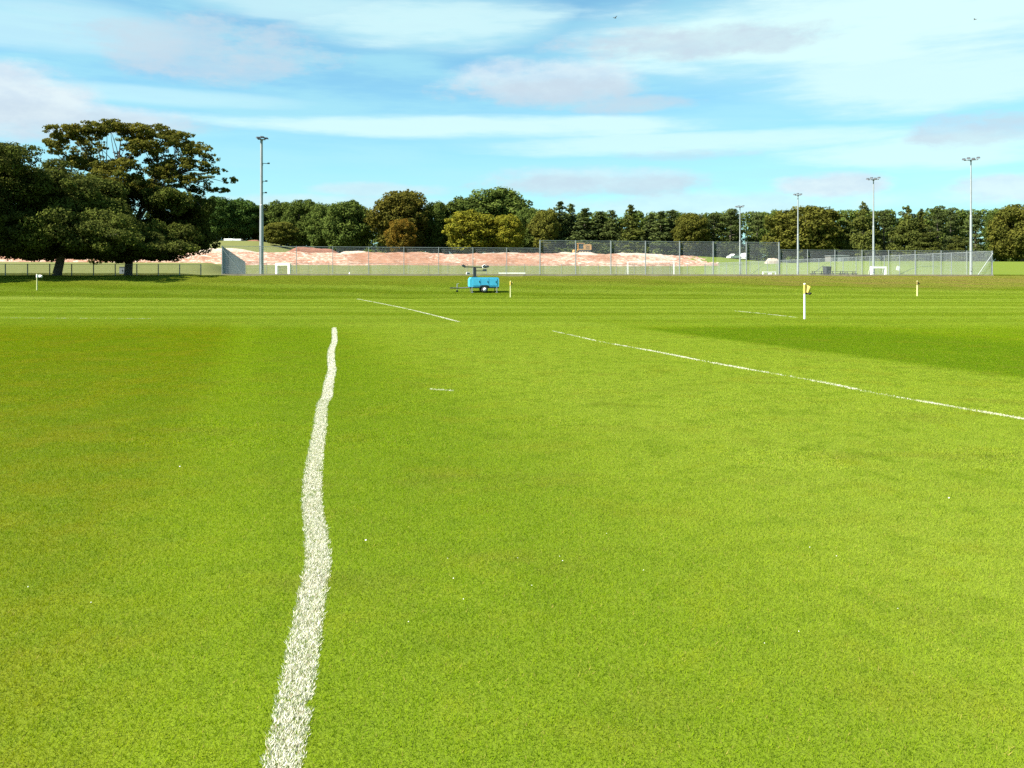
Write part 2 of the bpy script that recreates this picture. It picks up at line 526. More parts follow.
# small white flowers
def flowers():
    r = np.random.default_rng(77)
    V, Fx = [], []
    spots = [on_flat(366, 545), on_flat(949, 502), on_flat(180, 470), on_flat(700, 620), on_flat(560, 600), on_flat(40, 545)]
    pts = [(p.x, p.y, 0.0065) for p in spots[:3]]
    for c in spots[3:5] + [on_flat(620, 560), on_flat(830, 640), on_flat(150, 640), on_flat(420, 610), on_flat(900, 560)]:
        for k in range(3):
            pts.append((c.x + r.normal(0, .5), c.y + r.normal(0, .6), r.uniform(.002, .0036)))
    for x, y, rad in pts:
        b = len(V); n = 8
        h = 0.03
        for i in range(n):
            a = 2 * math.pi * i / n
            V.append((x + math.cos(a) * rad, y + math.sin(a) * rad, h))
        for i in range(n):
            a = 2 * math.pi * i / n
            V.append((x + math.cos(a) * rad * .6, y + math.sin(a) * rad * .6, h + rad * .7))
        for i in range(n):
            Fx.append((b + i, b + (i + 1) % n, b + n + (i + 1) % n, b + n + i))
        Fx.append((b + n, b + n + 2, b + n + 4, b + n + 6))
    o = link('white_clover', mesh_np('white_clover', V, Fx, paint('clover_petal', (0.72, 0.72, 0.62), 0.8)))
    tag(o, 'scattered small white clover flowers in the mown grass', 'flowers', kind='stuff')
flowers()

# ------------------------------------------------------------------ leaves and trees
def leaf_mat(name, c1, c2, c3, scale=0.45, trans=0.25):
    m, t, b = new_mat(name)
    tc = t.new('ShaderNodeTexCoord'); oi = t.new('ShaderNodeObjectInfo')
    off = t.new('ShaderNodeVectorMath', operation='ADD')
    t.l.new(tc.outputs['Object'], off.inputs[0])
    t.put(off.inputs[1], t.comb(t.math('MULTIPLY', oi.outputs['Random'], 57.0), t.math('MULTIPLY', oi.outputs['Random'], 31.0), 0.0))
    nz = t.noise(off.outputs[0], scale, 3, 0.6)
    nf = t.noise(off.outputs[0], 3.5, 2, 0.6)
    c = t.mix(t.ss(nz, 0.36, 0.62), c1, c2)
    c = t.mix(t.math('MULTIPLY', t.ss(nf, 0.5, 0.75), 0.8), c, c3)
    hs = t.new('ShaderNodeHueSaturation')
    t.put(hs.inputs['Value'], t.math('ADD', 0.82, t.math('MULTIPLY', oi.outputs['Random'], 0.4)))
    t.l.new(c, hs.inputs['Color'])
    dif = t.new('ShaderNodeBsdfDiffuse'); t.l.new(hs.outputs[0], dif.inputs[0])
    tr = t.new('ShaderNodeBsdfTranslucent'); t.l.new(hs.outputs[0], tr.inputs[0])
    mx = t.new('ShaderNodeMixShader'); mx.inputs[0].default_value = trans
    t.l.new(dif.outputs[0], mx.inputs[1]); t.l.new(tr.outputs[0], mx.inputs[2])
    t.l.new(mx.outputs[0], t.n['Material Output'].inputs[0])
    return m

LM = {
    'dark':   leaf_mat('dark_green_leaves', (0.049, 0.073, 0.016), (0.073, 0.098, 0.020), (0.107, 0.124, 0.024)),
    'green':  leaf_mat('mid_green_leaves', (0.040, 0.075, 0.018), (0.062, 0.101, 0.020), (0.094, 0.132, 0.024)),
    'olive':  leaf_mat('olive_leaves', (0.060, 0.066, 0.013), (0.092, 0.092, 0.016), (0.125, 0.115, 0.020)),
    'brown':  leaf_mat('bronze_leaves', (0.060, 0.060, 0.012), (0.088, 0.078, 0.014), (0.118, 0.098, 0.017)),
    'orange': leaf_mat('orange_leaves', (0.098, 0.074, 0.012), (0.150, 0.088, 0.013), (0.085, 0.082, 0.015)),
    'yellow': leaf_mat('yellow_green_leaves', (0.105, 0.108, 0.012), (0.155, 0.140, 0.014), (0.085, 0.100, 0.016)),
    'pine':   leaf_mat('dark_pine_needles', (0.046, 0.063, 0.021), (0.063, 0.081, 0.023), (0.098, 0.107, 0.027)),
    'cedar':  leaf_mat('olive_pine_needles', (0.048, 0.060, 0.015), (0.072, 0.082, 0.017), (0.105, 0.108, 0.020)),
    'near':   leaf_mat('near_dark_leaves', (0.042, 0.050, 0.013), (0.067, 0.081, 0.015), (0.109, 0.118, 0.021), 0.3),
    'nearup': leaf_mat('near_bronze_leaves', (0.069, 0.074, 0.014), (0.106, 0.101, 0.016), (0.138, 0.122, 0.021), 0.3, 0.35),
}
M_BARK = paint('bark', (0.085, 0.070, 0.052), 0.95, var=0.5, scale=2.5)

def leaves(clumps, dens, size, r, droop=0.0):
    """clumps: (x,y,z,rx,ry,rz); leaf faces scattered through and over each clump"""
    Ps, Ns = [], []
    for (x, y, z, rx, ry, rz) in clumps:
        n = max(12, int(dens * (rx * ry + ry * rz + rx * rz) / 3))
        d = r.normal(size=(n, 3)); d /= np.linalg.norm(d, axis=1)[:, None]
        rad = r.uniform(0.45, 1.08, n) ** 0.6
        lump = 0.82 + 0.36 * vnoise(d[:, 0] * 2.2 + x * 3.1, d[:, 1] * 2.2 + d[:, 2] * 1.7 + z * 2.3, 5)
        P = d * (rad * lump)[:, None] * np.array([rx, ry, rz]) + np.array([x, y, z])
        Ps.append(P); Ns.append(d * 0.8 + r.normal(size=(n, 3)) * 0.55 + np.array([0, 0, 0.35]))
    P = np.concatenate(Ps); N = np.concatenate(Ns)
    N /= np.linalg.norm(N, axis=1)[:, None]
    n = len(P)
    T = np.cross(N, r.normal(size=(n, 3))); T /= np.linalg.norm(T, axis=1)[:, None]
    B = np.cross(N, T)
    sz = (size * r.uniform(0.6, 1.35, n))[:, None]
    asp = r.uniform(0.5, 0.9, n)[:, None]
    tip = np.array([0, 0, -droop])
    V = np.stack([P - T * sz * .5, P - B * sz * asp * .5 , P + T * sz * .5 + tip * sz, P + B * sz * asp * .5], 1).reshape(-1, 3)
    return V, np.arange(4 * n).reshape(-1, 4)

def limb_tube(mb, p0, p1, r0, r1, r, sag=0.12, n=4, sides=7):
    p0, p1 = Vector(p0), Vector(p1)
    L = (p1 - p0).length
    pts, rad = [], []
    side = Vector(r.normal(size=3)).normalized() * L * sag
    for i in range(n + 1):
        t = i / n
        pts.append(p0.lerp(p1, t) + side * math.sin(t * math.pi) + Vector((0, 0, -L * .06 * math.sin(t * math.pi))))
        rad.append(r0 + (r1 - r0) * t)
    mb.path(pts, rad, sides)

# prototypes about 14 m tall; the crown starts low
def proto_broad(seed, H=14.0, R=5.6, n=46, low=0.10, flat=1.0):
    r = np.random.default_rng(seed)
    clumps = []
    zc, hz = H * (low + 1) / 2, H * (1 - low) / 2
    for k in range(n):
        u = (k + .5) / n
        cz = 1 - 2 * u
        a = k * 2.399963 + r.uniform(-.3, .3)
        rr = math.sqrt(max(0, 1 - cz * cz)) ** (0.72 * flat)
        f = r.uniform(0.62, 0.86)
        cr = r.uniform(0.9, 2.2)
        clumps.append((math.cos(a) * rr * R * f, math.sin(a) * rr * R * f, zc + cz * (hz - cr * .55) * r.uniform(.9, 1.02), cr * 1.2, cr * 1.2, cr * .85))
    for k in range(30):
        a = r.uniform(0, 6.28); cz = r.uniform(-.75, 1)
        rr = math.sqrt(max(0, 1 - cz * cz)) ** .8
        f = r.uniform(.9, 1.08); cr = r.uniform(.45, 1.0)
        clumps.append((math.cos(a) * rr * R * f, math.sin(a) * rr * R * f, zc + cz * hz * r.uniform(.88, 1.0), cr * 1.2, cr * 1.2, cr * .8))
    for k in range(8):
        clumps.append((r.normal(0, R * .25), r.normal(0, R * .25), zc + r.normal(0, hz * .3), 2.2, 2.2, 1.8))
    V, Fq = leaves(clumps, 150, 0.46, r)
    mb = MB()
    mb.path([(0, 0, -.6), (0.1, 0, H * .25), (-.1, .1, H * .55), (0, 0, H * .85)], [.38, .30, .2, .06], 9)
    for c in clumps[::4]:
        limb_tube(mb, (0, 0, min(c[2] * .6, H * .6)), c[:3], .14, .03, r)
    return mesh_np('crown', V, Fq, LM['dark']), mb.mesh('trunk', M_BARK)

def proto_conifer(seed, H=14.0, R=3.0, tiers=13, low=0.06, power=0.6, gap=0.0, dens=150):
    r = np.random.default_rng(seed)
    clumps = []; mb = MB()
    mb.path([(0, 0, -.6), (0, 0, H * .4), (.05, .05, H * .97)], [.30, .2, .03], 9)
    for k in range(tiers):
        f = max(0, (k + r.uniform(-.25, .25)) / (tiers - 1))
        z = H * (low + (0.95 - low) * f)
        rad = R * max(0.0, (1 - f)) ** power * r.uniform(.72, 1.12) + .3
        m = max(3, int(rad * 2.6))
        for i in range(m):
            if r.random() < gap: continue
            a = 2 * math.pi * i / m + r.uniform(-.5, .5)
            q = rad * r.uniform(.42, .74)
            cr = max(.45, rad * r.uniform(.34, .52))
            zz = z + r.uniform(-.55, .55)
            clumps.append((math.cos(a) * q, math.sin(a) * q, zz, cr, cr, max(.42, cr * r.uniform(.5, .85))))
            mb.tube((0, 0, zz), (math.cos(a) * q, math.sin(a) * q, zz), .06, .02, 5)
        clumps.append((0, 0, z, max(.35, rad * .5), max(.35, rad * .5), .8))
    clumps.append((0, 0, H * .96, .32, .32, .6))
    V, Fq = leaves(clumps, dens, 0.42, r, droop=.3)
    return mesh_np('crown', V, Fq, LM['pine']), mb.mesh('trunk', M_BARK)

def proto_pine(seed, H=14.0, R=3.4, n=16):
    """open crowned pine: bare stem, flat irregular plates of needles high up"""
    r = np.random.default_rng(seed)
    clumps = []; mb = MB()
    mb.path([(0, 0, -.6), (.15, 0, H * .35), (-.1, .1, H * .7), (0, 0, H * .96)], [.28, .22, .14, .04], 9)
    for k in range(n):
        f = k / (n - 1)
        z = H * (0.38 + .58 * f)
        q = R * (math.sin(math.pi * (0.25 + .7 * f))) * r.uniform(.25, .9)
        a = k * 2.4 + r.uniform(-.5, .5)
        cr = r.uniform(.75, 1.35)
        c = (math.cos(a) * q, math.sin(a) * q, z, cr * 1.25, cr * 1.25, cr * .5)
        clumps.append(c)
        limb_tube(mb, (0, 0, z - .8), c[:3], .08, .025, r, .08, 3, 5)
    for k in range(7):
        clumps.append((r.normal(0, 1.6), r.normal(0, 1.6), r.uniform(.8, 4.0), 1.7, 1.7, 1.2))
    V, Fq = leaves(clumps, 175, 0.38, r)
    return mesh_np('crown', V, Fq, LM['pine']), mb.mesh('trunk', M_BARK)

PROTO = {
    'broad': [proto_broad(101), proto_broad(102, R=5.2, n=40), proto_broad(103, R=6.0, n=52, flat=.85), proto_broad(104, n=44)],
    'conifer': [proto_conifer(201), proto_conifer(202, R=3.4, tiers=10), proto_conifer(203, R=2.6, tiers=12, power=.6), proto_conifer(204, gap=.15)],
    'pine': [proto_pine(301), proto_pine(302, n=18), proto_pine(303, R=3.8)],
    'cedar': [proto_conifer(401, R=4.6, tiers=9, power=.5, low=.06), proto_conifer(402, R=4.2, tiers=8, power=.45, low=.06, gap=.12)],
}
HALF = {'broad': 6.1, 'conifer': 3.1, 'pine': 3.8, 'cedar': 4.7}
NAMES = {'broad': 'broadleaf_tree', 'conifer': 'conifer_tree', 'pine': 'pine_tree', 'cedar': 'cedar_tree'}
RT = random.Random(11)

def far_tree(px, top, halfpx, Y, kind, tint, label, name=None, group='trees along the skyline', cat='tree'):
    p = at(px, 279, Y)
    z = gz(p.x, Y)
    zt = at(px, top, Y).z
    sz = (zt - z) / 14.15
    sxy = halfpx * 1.12 * Y / F / HALF[kind]
    cm, tm = RT.choice(PROTO[kind])
    root = empty(name or NAMES[kind], (p.x, Y, z - .05), RT.uniform(0, 6.28), label, cat, group)
    root.scale = (sxy, sxy, sz)
    c = link('crown', cm, root)
    c.material_slots[0].link = 'OBJECT'; c.material_slots[0].material = LM[tint]
    link('trunk', tm, root)
    return root

FT = [
 # px, top, half, Y, kind, tint, label
 (196, 203, 20, 300, 'broad', 'green', 'green tree behind the right edge of the big dark trees'),
 (219, 196, 19, 292, 'broad', 'green', 'rounded green tree between the big dark trees and the tall left lamp mast'),
 (243, 199, 17, 296, 'broad', 'green', 'green tree just left of the tall left lamp mast'),
 (262, 204, 15, 300, 'broad', 'dark', 'dark tree directly behind the tall left lamp mast'),
 (281, 201, 17, 300, 'broad', 'dark', 'dark tree rising behind the round olive bush'),
 (303, 199, 17, 290, 'broad', 'dark', 'dark broad tree just right of the round olive bush'),
 (322, 203, 15, 284, 'broad', 'dark', 'dark tree right of the small white goal by the left mast'),
 (348, 199, 22, 272, 'broad', 'dark', 'grey green tree left of the large bronze domed tree'),
 (402, 190.5, 30, 268, 'broad', 'brown', 'large bronze domed tree behind the small orange tree'),
 (436, 201, 15, 270, 'broad', 'dark', 'narrow dark tree between the bronze domed tree and the yellow green bush'),
 (464, 197, 24, 272, 'broad', 'dark', 'dark tree above the left half of the yellow green bush'),
 (496, 188, 34, 276, 'broad', 'dark', 'tallest dark green tree behind the yellow green bush'),
 (529, 207, 15, 262, 'broad', 'dark', 'dark tree on the right flank of the tallest green tree'),
 (546, 209, 15, 256, 'broad', 'olive', 'olive tree left of the row of dark pines'),
 (560, 200.5, 18, 258, 'conifer', 'pine', 'tallest conifer at the left end of the dark pine row'),
 (571, 203, 17, 262, 'conifer', 'pine', 'pointed conifer close behind the left end of the pine row'),
 (585, 207.5, 21, 256, 'conifer', 'pine', 'dark conifer directly behind the tan bulldozer'),
 (600, 211, 21, 258, 'conifer', 'pine', 'low blunt conifer right of the tan bulldozer'),
 (612, 209.5, 18, 254, 'conifer', 'pine', 'dark conifer between the bulldozer and the broad pine'),
 (631, 204, 17, 252, 'conifer', 'cedar', 'broad pointed pine rising over the middle of the tall fence'),
 (651, 213, 17, 258, 'conifer', 'pine', 'thin dark conifer right of the broad pointed pine'),
 (661, 210.5, 18, 253, 'conifer', 'pine', 'dark conifer above the large white goal'),
 (672, 209.5, 18, 256, 'conifer', 'pine', 'dark conifer above the right post of the large white goal'),
 (692, 212.5, 17, 248, 'broad', 'olive', 'olive leafy tree between two groups of pines above the tall fence'),
 (714, 211.5, 16, 252, 'pine', 'pine', 'open crowned pine left of the thin far lamp mast'),
 (731, 207.5, 16, 250, 'pine', 'pine', 'tallest open pine beside the thin far lamp mast'),
 (757, 212, 14, 250, 'pine', 'pine', 'open pine right of the far lamp mast with sky between its branches'),
 (777, 210, 15, 246, 'broad', 'dark', 'dark tree at the left flank of the wide olive dome'),
 (806, 205.5, 33, 242, 'broad', 'olive', 'wide olive domed tree behind the middle right lamp mast'),
 (827, 209, 15, 246, 'cedar', 'cedar', 'feathery olive tree at the right flank of the wide dome'),
 (846, 213, 14, 240, 'cedar', 'cedar', 'low pale olive tree left of the tall pointed spruce'),
 (863, 200, 17, 238, 'cedar', 'cedar', 'tall pointed spruce left of the second lamp mast from the right'),
 (884, 209, 14, 240, 'pine', 'pine', 'thin pine close behind the second lamp mast from the right'),
 (908, 204, 19, 234, 'cedar', 'cedar', 'pointed layered cedar right of the second lamp mast from the right'),
 (921, 208, 13, 238, 'conifer', 'cedar', 'slim conifer behind the right shoulder of the layered cedar'),
 (938, 204.5, 13, 236, 'pine', 'pine', 'spiky open pine between the layered cedar and the right lamp mast'),
 (951, 206.5, 12, 240, 'pine', 'pine', 'sparse pine with a flat top left of the right lamp mast'),
 (975, 213, 16, 236, 'pine', 'pine', 'short pine directly behind the right lamp mast'),
 (930, 226, 20, 226, 'cedar', 'cedar', 'low spreading olive tree under the spiky open pine'),
 (958, 234, 15, 228, 'cedar', 'cedar', 'low dark olive bushy tree left of the right lamp mast'),
 (996, 212.5, 12, 224, 'broad', 'dark', 'dark tree at the left flank of the tree on the right edge'),
 (1022, 203, 25, 218, 'broad', 'olive', 'olive leafy tree cut off by the right edge above the grass slope'),
 (1062, 200, 26, 224, 'broad', 'olive', 'olive tree beyond the right edge above the grass slope'),
]
for a in FT: far_tree(*a)
far_tree(402, 218, 14, 255, 'broad', 'orange', 'small orange autumn tree in front of the bronze domed tree')
far_tree(281, 221.5, 16, 262, 'broad', 'olive', 'round olive bush on the grass knoll right of the left lamp mast', 'round_bush', 'bushes at the foot of the skyline trees', 'bush')
far_tree(472, 211, 27, 250, 'broad', 'yellow', 'large yellow green bush below the tallest dark tree', 'yellow_bush', 'bushes at the foot of the skyline trees', 'bush')
far_tree(507, 214, 15, 249, 'broad', 'yellow', 'smaller green yellow bush at the right end of the large yellow one', 'yellow_bush', 'bushes at the foot of the skyline trees', 'bush')

# the wood behind, one mass
def woodland():
    r = np.random.default_rng(900)
    cl = []
    for px in np.arange(150, 1100, 5.0):
        if 743 < px < 750 or 972 < px < 982: 
            top = 250
        else:
            top = 207 + 8 * vnoise(px * .06, 0.0, 4) + 6 * vnoise(px * .23, 3.0, 6)
        Y = 312 - (px - 150) * .05 + r.uniform(-4, 4)
        p = at(px, top, Y)
        g = gz(p.x, Y)
        z = g
        while z < p.z - 1.0:
            cl.append((p.x + r.normal(0, .8), Y + r.normal(0, 1.5), z + .6, 2.0, 2.0, 1.5)); z += 2.0
    V, Fq = leaves(cl, 85, 0.6, r)
    o = link('distant_woodland', mesh_np('distant_woodland', V, Fq, LM['dark']))
    tag(o, 'dark undergrowth of the wood behind the skyline trees', 'woodland', kind='stuff')
woodland()

# ------------------------------------------------------------------ big near trees on the left
def near_tree(name, label, trunk_px, Y, clump_px, tint, seed, dens, size, depth, trunk_r, base_py=278, fork=0.35, up=None, stray=0):
    r = np.random.default_rng(seed)
    p = at(trunk_px, base_py, Y)
    base = Vector((p.x, Y, gz(p.x, Y) - .03))
    root = empty(name, base, 0, label, 'tree', 'big dark trees at the left edge')
    k = Y / F
    cl, cl_up = [], []
    for (cx, cy, rx, ry) in clump_px:
        n_rep = 2 if rx > 13 else 1
        for j in range(n_rep):
            q = at(cx, cy, Y) - base
            dy = r.uniform(-depth, depth) * (0.5 if ry < 9 else 1.0)
            off = (r.normal(0, rx * .12), dy, r.normal(0, ry * .1))
            c = (q.x + off[0] * k, dy, q.z + off[2] * k, rx * k, max(rx * k * .9, 1.0), ry * k)
            # break each mass in lumps; the airy top in many small sprays
            airy = up is not None and cy < up
            m = (22 if rx > 12 else 15) if airy else (15 if rx > 13 else 11)
            for i in range(m):
                a = r.uniform(0, 6.28); e = math.sqrt(r.uniform(.0, 1.0)) * (.95 if airy else .85)
                f = r.uniform(.13, .30) if airy else r.uniform(.20, .44)
                cc = (c[0] + math.cos(a) * c[3] * e, c[1] + r.uniform(-.8, .8) * c[4], c[2] + math.sin(a) * c[5] * e * .85,
                      c[3] * f * 1.25, c[4] * f * 1.25, c[5] * f * (1.0 if airy else 1.25))
                (cl_up if up is not None and cy < up + r.normal(0, 12) else cl).append(cc)
    V, Fq = leaves(cl or cl_up, dens, size, r)
    link('crown', mesh_np('crown', V, Fq, LM[tint]), root)
    if cl and cl_up:
        V, Fq = leaves(cl_up, dens * 1.25, size * .95, r)
        tag(link('upper_crown', mesh_np('upper_crown', V, Fq, LM['nearup']), root), 'airy bronze top of the crown with sky gaps')
    mb = MB()
    allc = cl + cl_up
    H = max(c[2] for c in allc)
    cxm = float(np.mean([c[0] for c in allc]))
    fk = Vector((cxm * .25, 0, H * fork))
    mb.path([(0, 0, -.3), (0.02, 0, .25), (fk.x * .4, 0, fk.z * .5), fk], [trunk_r * 1.55, trunk_r * 1.08, trunk_r * .95, trunk_r * .85], 14)
    tops = [Vector((cxm * .6 + d * H * .12, e * 2.0, H * .68)) for d, e in ((-2, .5), (-.6, -1), (.8, .8), (2.1, -.4))]
    for tp in tops:
        limb_tube(mb, fk - Vector((0, 0, .2)), tp, trunk_r * .6, trunk_r * .25, r, .06, 5, 9)
    for c in allc[::16]:
        c = Vector(c[:3])
        src = min(tops + [fk], key=lambda q: (q - c).length + (3 if q.z > c.z + 1 else 0))
        limb_tube(mb, src, c, trunk_r * .17, .02, r, .08, 4, 6)
    mb.build('trunk', M_BARK, root)
    return root

T2 = [(60,141,15,9),(78,136,15,9),(99,130,17,8),(118,128,15,7),(135,134,15,8),(150,133,16,8),(168,137,16,8),(185,143,15,8),(204,151,13,8),
      (213,158,8,6),(52,149,7,6),(64,152,8,5),(94,142,11,6),(108,150,9,5),(140,147,14,7),(160,151,14,8),(182,160,13,7),(200,166,14,7),
      (218,172,11,5),(231,181,8,4),(226,191,7,3),(208,178,12,5),(192,184,15,8),(166,174,17,10),(142,172,16,10),(117,168,16,8),(92,166,14,7),
      (176,198,21,12),(150,200,22,14),(195,205,14,10),(199,224,13,13),(180,232,20,14),(152,238,24,14),(125,212,20,20),(206,240,9,8), (122,186,18,12),(178,244,22,11),(150,250,20,9),(196,236,18,12),(165,216,22,14),(135,246,20,10),(205,212,12,9),(110,238,18,12),(113,206,20,16),(118,226,20,14),(135,190,20,12),(150,185,20,10),(128,155,12,8),(152,160,12,7),(84,160,14,8),(128,254,24,8),(100,255,18,7),(156,253,20,7)]
near_tree('broadleaf_tree', 'tallest bronze topped tree with sky gaps at the left edge', 128, 101, T2, 'near', 61, 330, 0.26, 5.5, .42, fork=.3, up=186)
T1 = [(12,151,22,11),(32,163,20,13),(0,168,30,16),(44,182,20,14),(20,195,34,18),(-18,185,30,18),(52,212,22,17),(15,222,34,18),(0,243,25,12),
      (-25,225,30,20),(30,240,22,12),(-45,170,30,22),(-55,215,30,24),(-40,245,25,10),(8,182,28,14),(25,205,26,14),(2,208,28,14),(32,225,24,12),(12,236,26,12),(-8,250,24,9),(25,178,22,12),(-10,160,24,12),(48,195,18,12)]
near_tree('broadleaf_tree', 'dark green tree cut off by the left edge of the photo', -22, 88, T1, 'near', 62, 330, 0.24, 6.0, .36)
T3 = [(70,182,26,13),(95,190,24,14),(62,205,34,17),(100,215,30,18),(42,230,30,15),(76,235,34,16),(112,238,28,14),(136,232,22,14),
      (62,251,24,8),(96,249,24,8),(30,254,20,8),(150,247,18,8),(120,252,16,7),(182,247,14,7),(118,238,26,14),(85,246,30,11),(40,248,26,11),(140,243,24,12),(75,222,30,16),(20,247,20,10),(100,228,30,14)]
near_tree('broadleaf_tree', 'very dark low crowned tree with its trunk standing in shade', 57, 91, T3, 'near', 63, 330, 0.24, 6.5, .42, fork=.32)

# ------------------------------------------------------------------ metal, paint
M_GALV = paint('galvanised_steel', (0.26, 0.285, 0.29), 0.55, 0.2, 0.15, 1.2)
M_GALVD = paint('weathered_steel', (0.22, 0.24, 0.245), 0.6, 0.15, 0.2, 1.5)
M_MESH = paint('fence_wire', (0.28, 0.315, 0.33), 0.6, 0.1, 0.15)
M_WHITE = paint('white_paint', (0.80, 0.80, 0.77), 0.45, var=0.12)
M_CREAM = paint('cream_paint', (0.50, 0.50, 0.24), 0.5, var=0.15)
M_BLACK = paint('black_paint', (0.022, 0.024, 0.026), 0.5, var=0.3)
M_DARK = paint('dark_grey_metal', (0.05, 0.055, 0.06), 0.5, 0.2)
M_RUB = paint('tyre_rubber', (0.025, 0.025, 0.025), 0.85)
M_BLUE = paint('sky_blue_paint', (0.055, 0.40, 0.58), 0.4, var=0.12, scale=2)
M_YEL = paint('yellow_cloth', (0.50, 0.37, 0.07), 0.8, var=0.1)
M_OLIVE = paint('dull_yellow_cloth', (0.20, 0.15, 0.035), 0.85, var=0.3)
M_BLK = paint('black_cloth', (0.02, 0.02, 0.02), 0.9)
M_WCL = paint('white_cloth', (0.78, 0.76, 0.72), 0.8, var=0.1)
M_TAN = paint('tan_machine_paint', (0.46, 0.25, 0.09), 0.5, var=0.25, scale=1.5)
M_GLASS, _t, _b = new_mat('window_glass')
_b.inputs['Base Color'].default_value = (0.03, 0.04, 0.045, 1); _b.inputs['Roughness'].default_value = 0.08
M_CONC = paint('pale_concrete', (0.26, 0.22, 0.16), 0.9, var=0.25, scale=2.0)
M_CABIN = paint('grey_cabin_cladding', (0.13, 0.12, 0.11), 0.7, var=0.2, scale=1.5)
M_WOODD = paint('dark_stained_wood', (0.035, 0.033, 0.030), 0.8, var=0.4)
M_NET = paint('net_cord', (0.10, 0.13, 0.14), 0.8)
M_CREST_RUBBLE = paint('lit_crest_stone', (0.36, 0.30, 0.235), 0.95, var=0.35, scale=1.4, dirt=(0.24, 0.18, 0.13))  # rubble, and the pale heaps that imitate the bank's sunlit top edge
M_REDSOIL = paint('red_soil', (0.17, 0.065, 0.036), 0.95, var=0.3, scale=0.8)

# ------------------------------------------------------------------ fences of welded mesh
def wire_panel(w, h):
    """real wires: verticals each 5 cm, twin horizontals each 20 cm"""
    V, Fq = [], []
    def bar(x0, x1, z0, z1, y, d):
        b = len(V)
        for yy in (y - d, y + d):
            V.extend([(x0, yy, z0), (x1, yy, z0), (x1, yy, z1), (x0, yy, z1)])
        Fq.extend([(b, b + 1, b + 2, b + 3), (b + 5, b + 4, b + 7, b + 6), (b + 1, b + 5, b + 6, b + 2), (b + 4, b, b + 3, b + 7)])
    n = int(w / .05)
    for i in range(n + 1):
        x = (i + .5) * w / (n + 1)
        bar(x - .0023, x + .0023, 0.04, h, 0, .0023)
    m = int(h / .2)
    for j in range(m + 1):
        z = .05 + j * (h - .06) / m
        bar(0.03, w - .03, z - .0027, z + .0027, .006, .0027)
        bar(0.03, w - .03, z - .0027, z + .0027, -.006, .0027)
    return mesh_np('mesh_panel', V, Fq, M_MESH)

def post_mesh(h, w=.07, mat=None):
    mb = MB().box((0, 0, h / 2 - .15), (w, w, h + .3))
    mb.box((0, 0, h + .018), (w + .012, w + .012, .03))
    return mb.mesh('post', mat or M_GALV)

def fence(label, a, b, h, bays, group='mesh fence runs round the sports pitch', post_w=.07, braces=(), kerb=False, skip_last=False, name='mesh_fence'):
    d = b - a
    L = math.hypot(d.x, d.y)
    root = empty(name, a, math.atan2(d.y, d.x), label, 'fence', group)
    w = L / bays
    pm = wire_panel(w, h); po = post_mesh(h + .05, post_w)
    for i in range(bays + (0 if skip_last else 1)):
        zz = gz(a.x + d.x * i / bays, a.y + d.y * i / bays) - a.z
        link('post', po, root, (i * w, 0, zz))
    for i in range(bays):
        zz = gz(a.x + d.x * (i + .5) / bays, a.y + d.y * (i + .5) / bays) - a.z
        link('mesh_panel', pm, root, (i * w, .045, zz))
    for (x0, x1, z1) in braces:
        MB().tube((x0, -.06, .05), (x1, -.06, z1), .04, n=8).build('brace', M_GALV, root)
    MB().box((L / 2, .045, h + .03), (L, .045, .04)).build('top_rail', M_GALV, root)
    if kerb:
        MB().box((L / 2, 0, .08), (L + .1, .34, .36)).build('kerb', M_CONC, root)
    return root

def px_t(px):
    p = at(px, 277, 100)
    k = p.x / p.y
    return (k * AY - AX) / (UX - k * UY)

t540, t779 = px_t(540), px_t(779)
fence('low left part of the front mesh fence, from the corner to the tall part', pitch_pt(0, 0, PZ), pitch_pt(0, t540, PZ), 3.25, 9, braces=((2.3, .05, 3.0),), kerb=True, skip_last=True)
fence('taller middle part of the front mesh fence before the large goal', pitch_pt(0, t540, PZ), pitch_pt(0, t779, PZ), 4.15, 7, post_w=.10, kerb=True)
w3 = (PW - t779) 
fence('low right part of the front mesh fence, ending at the right corner', pitch_pt(0, t779 + .12, PZ), pitch_pt(0, PW, PZ), 3.25, 8, braces=((w3 - 2.4, w3 - .1, 3.0),), kerb=True)
fence('left side mesh fence running back from the front left corner', pitch_pt(.15, -.02, PZ), pitch_pt(PD, -7.5, PZ), 3.25, 24, group='mesh fence runs round the sports pitch')
fence('right side mesh fence running back towards the far lamp mast', pitch_pt(.15, PW, PZ), pitch_pt(PD, PW, PZ), 3.25, 24)
fence('far mesh fence along the foot of the pink earth bank', pitch_pt(PD, -7.4, PZ), pitch_pt(PD, PW - .1, PZ), 3.0, 24)
# low fence under the trees
lf_a = pitch_pt(4, -34); lf_b = pitch_pt(2, -2.5)
fence('low wire fence under the dark trees left of the pitch corner', lf_a, lf_b, 1.25, 14, post_w=.09, name='low_fence')

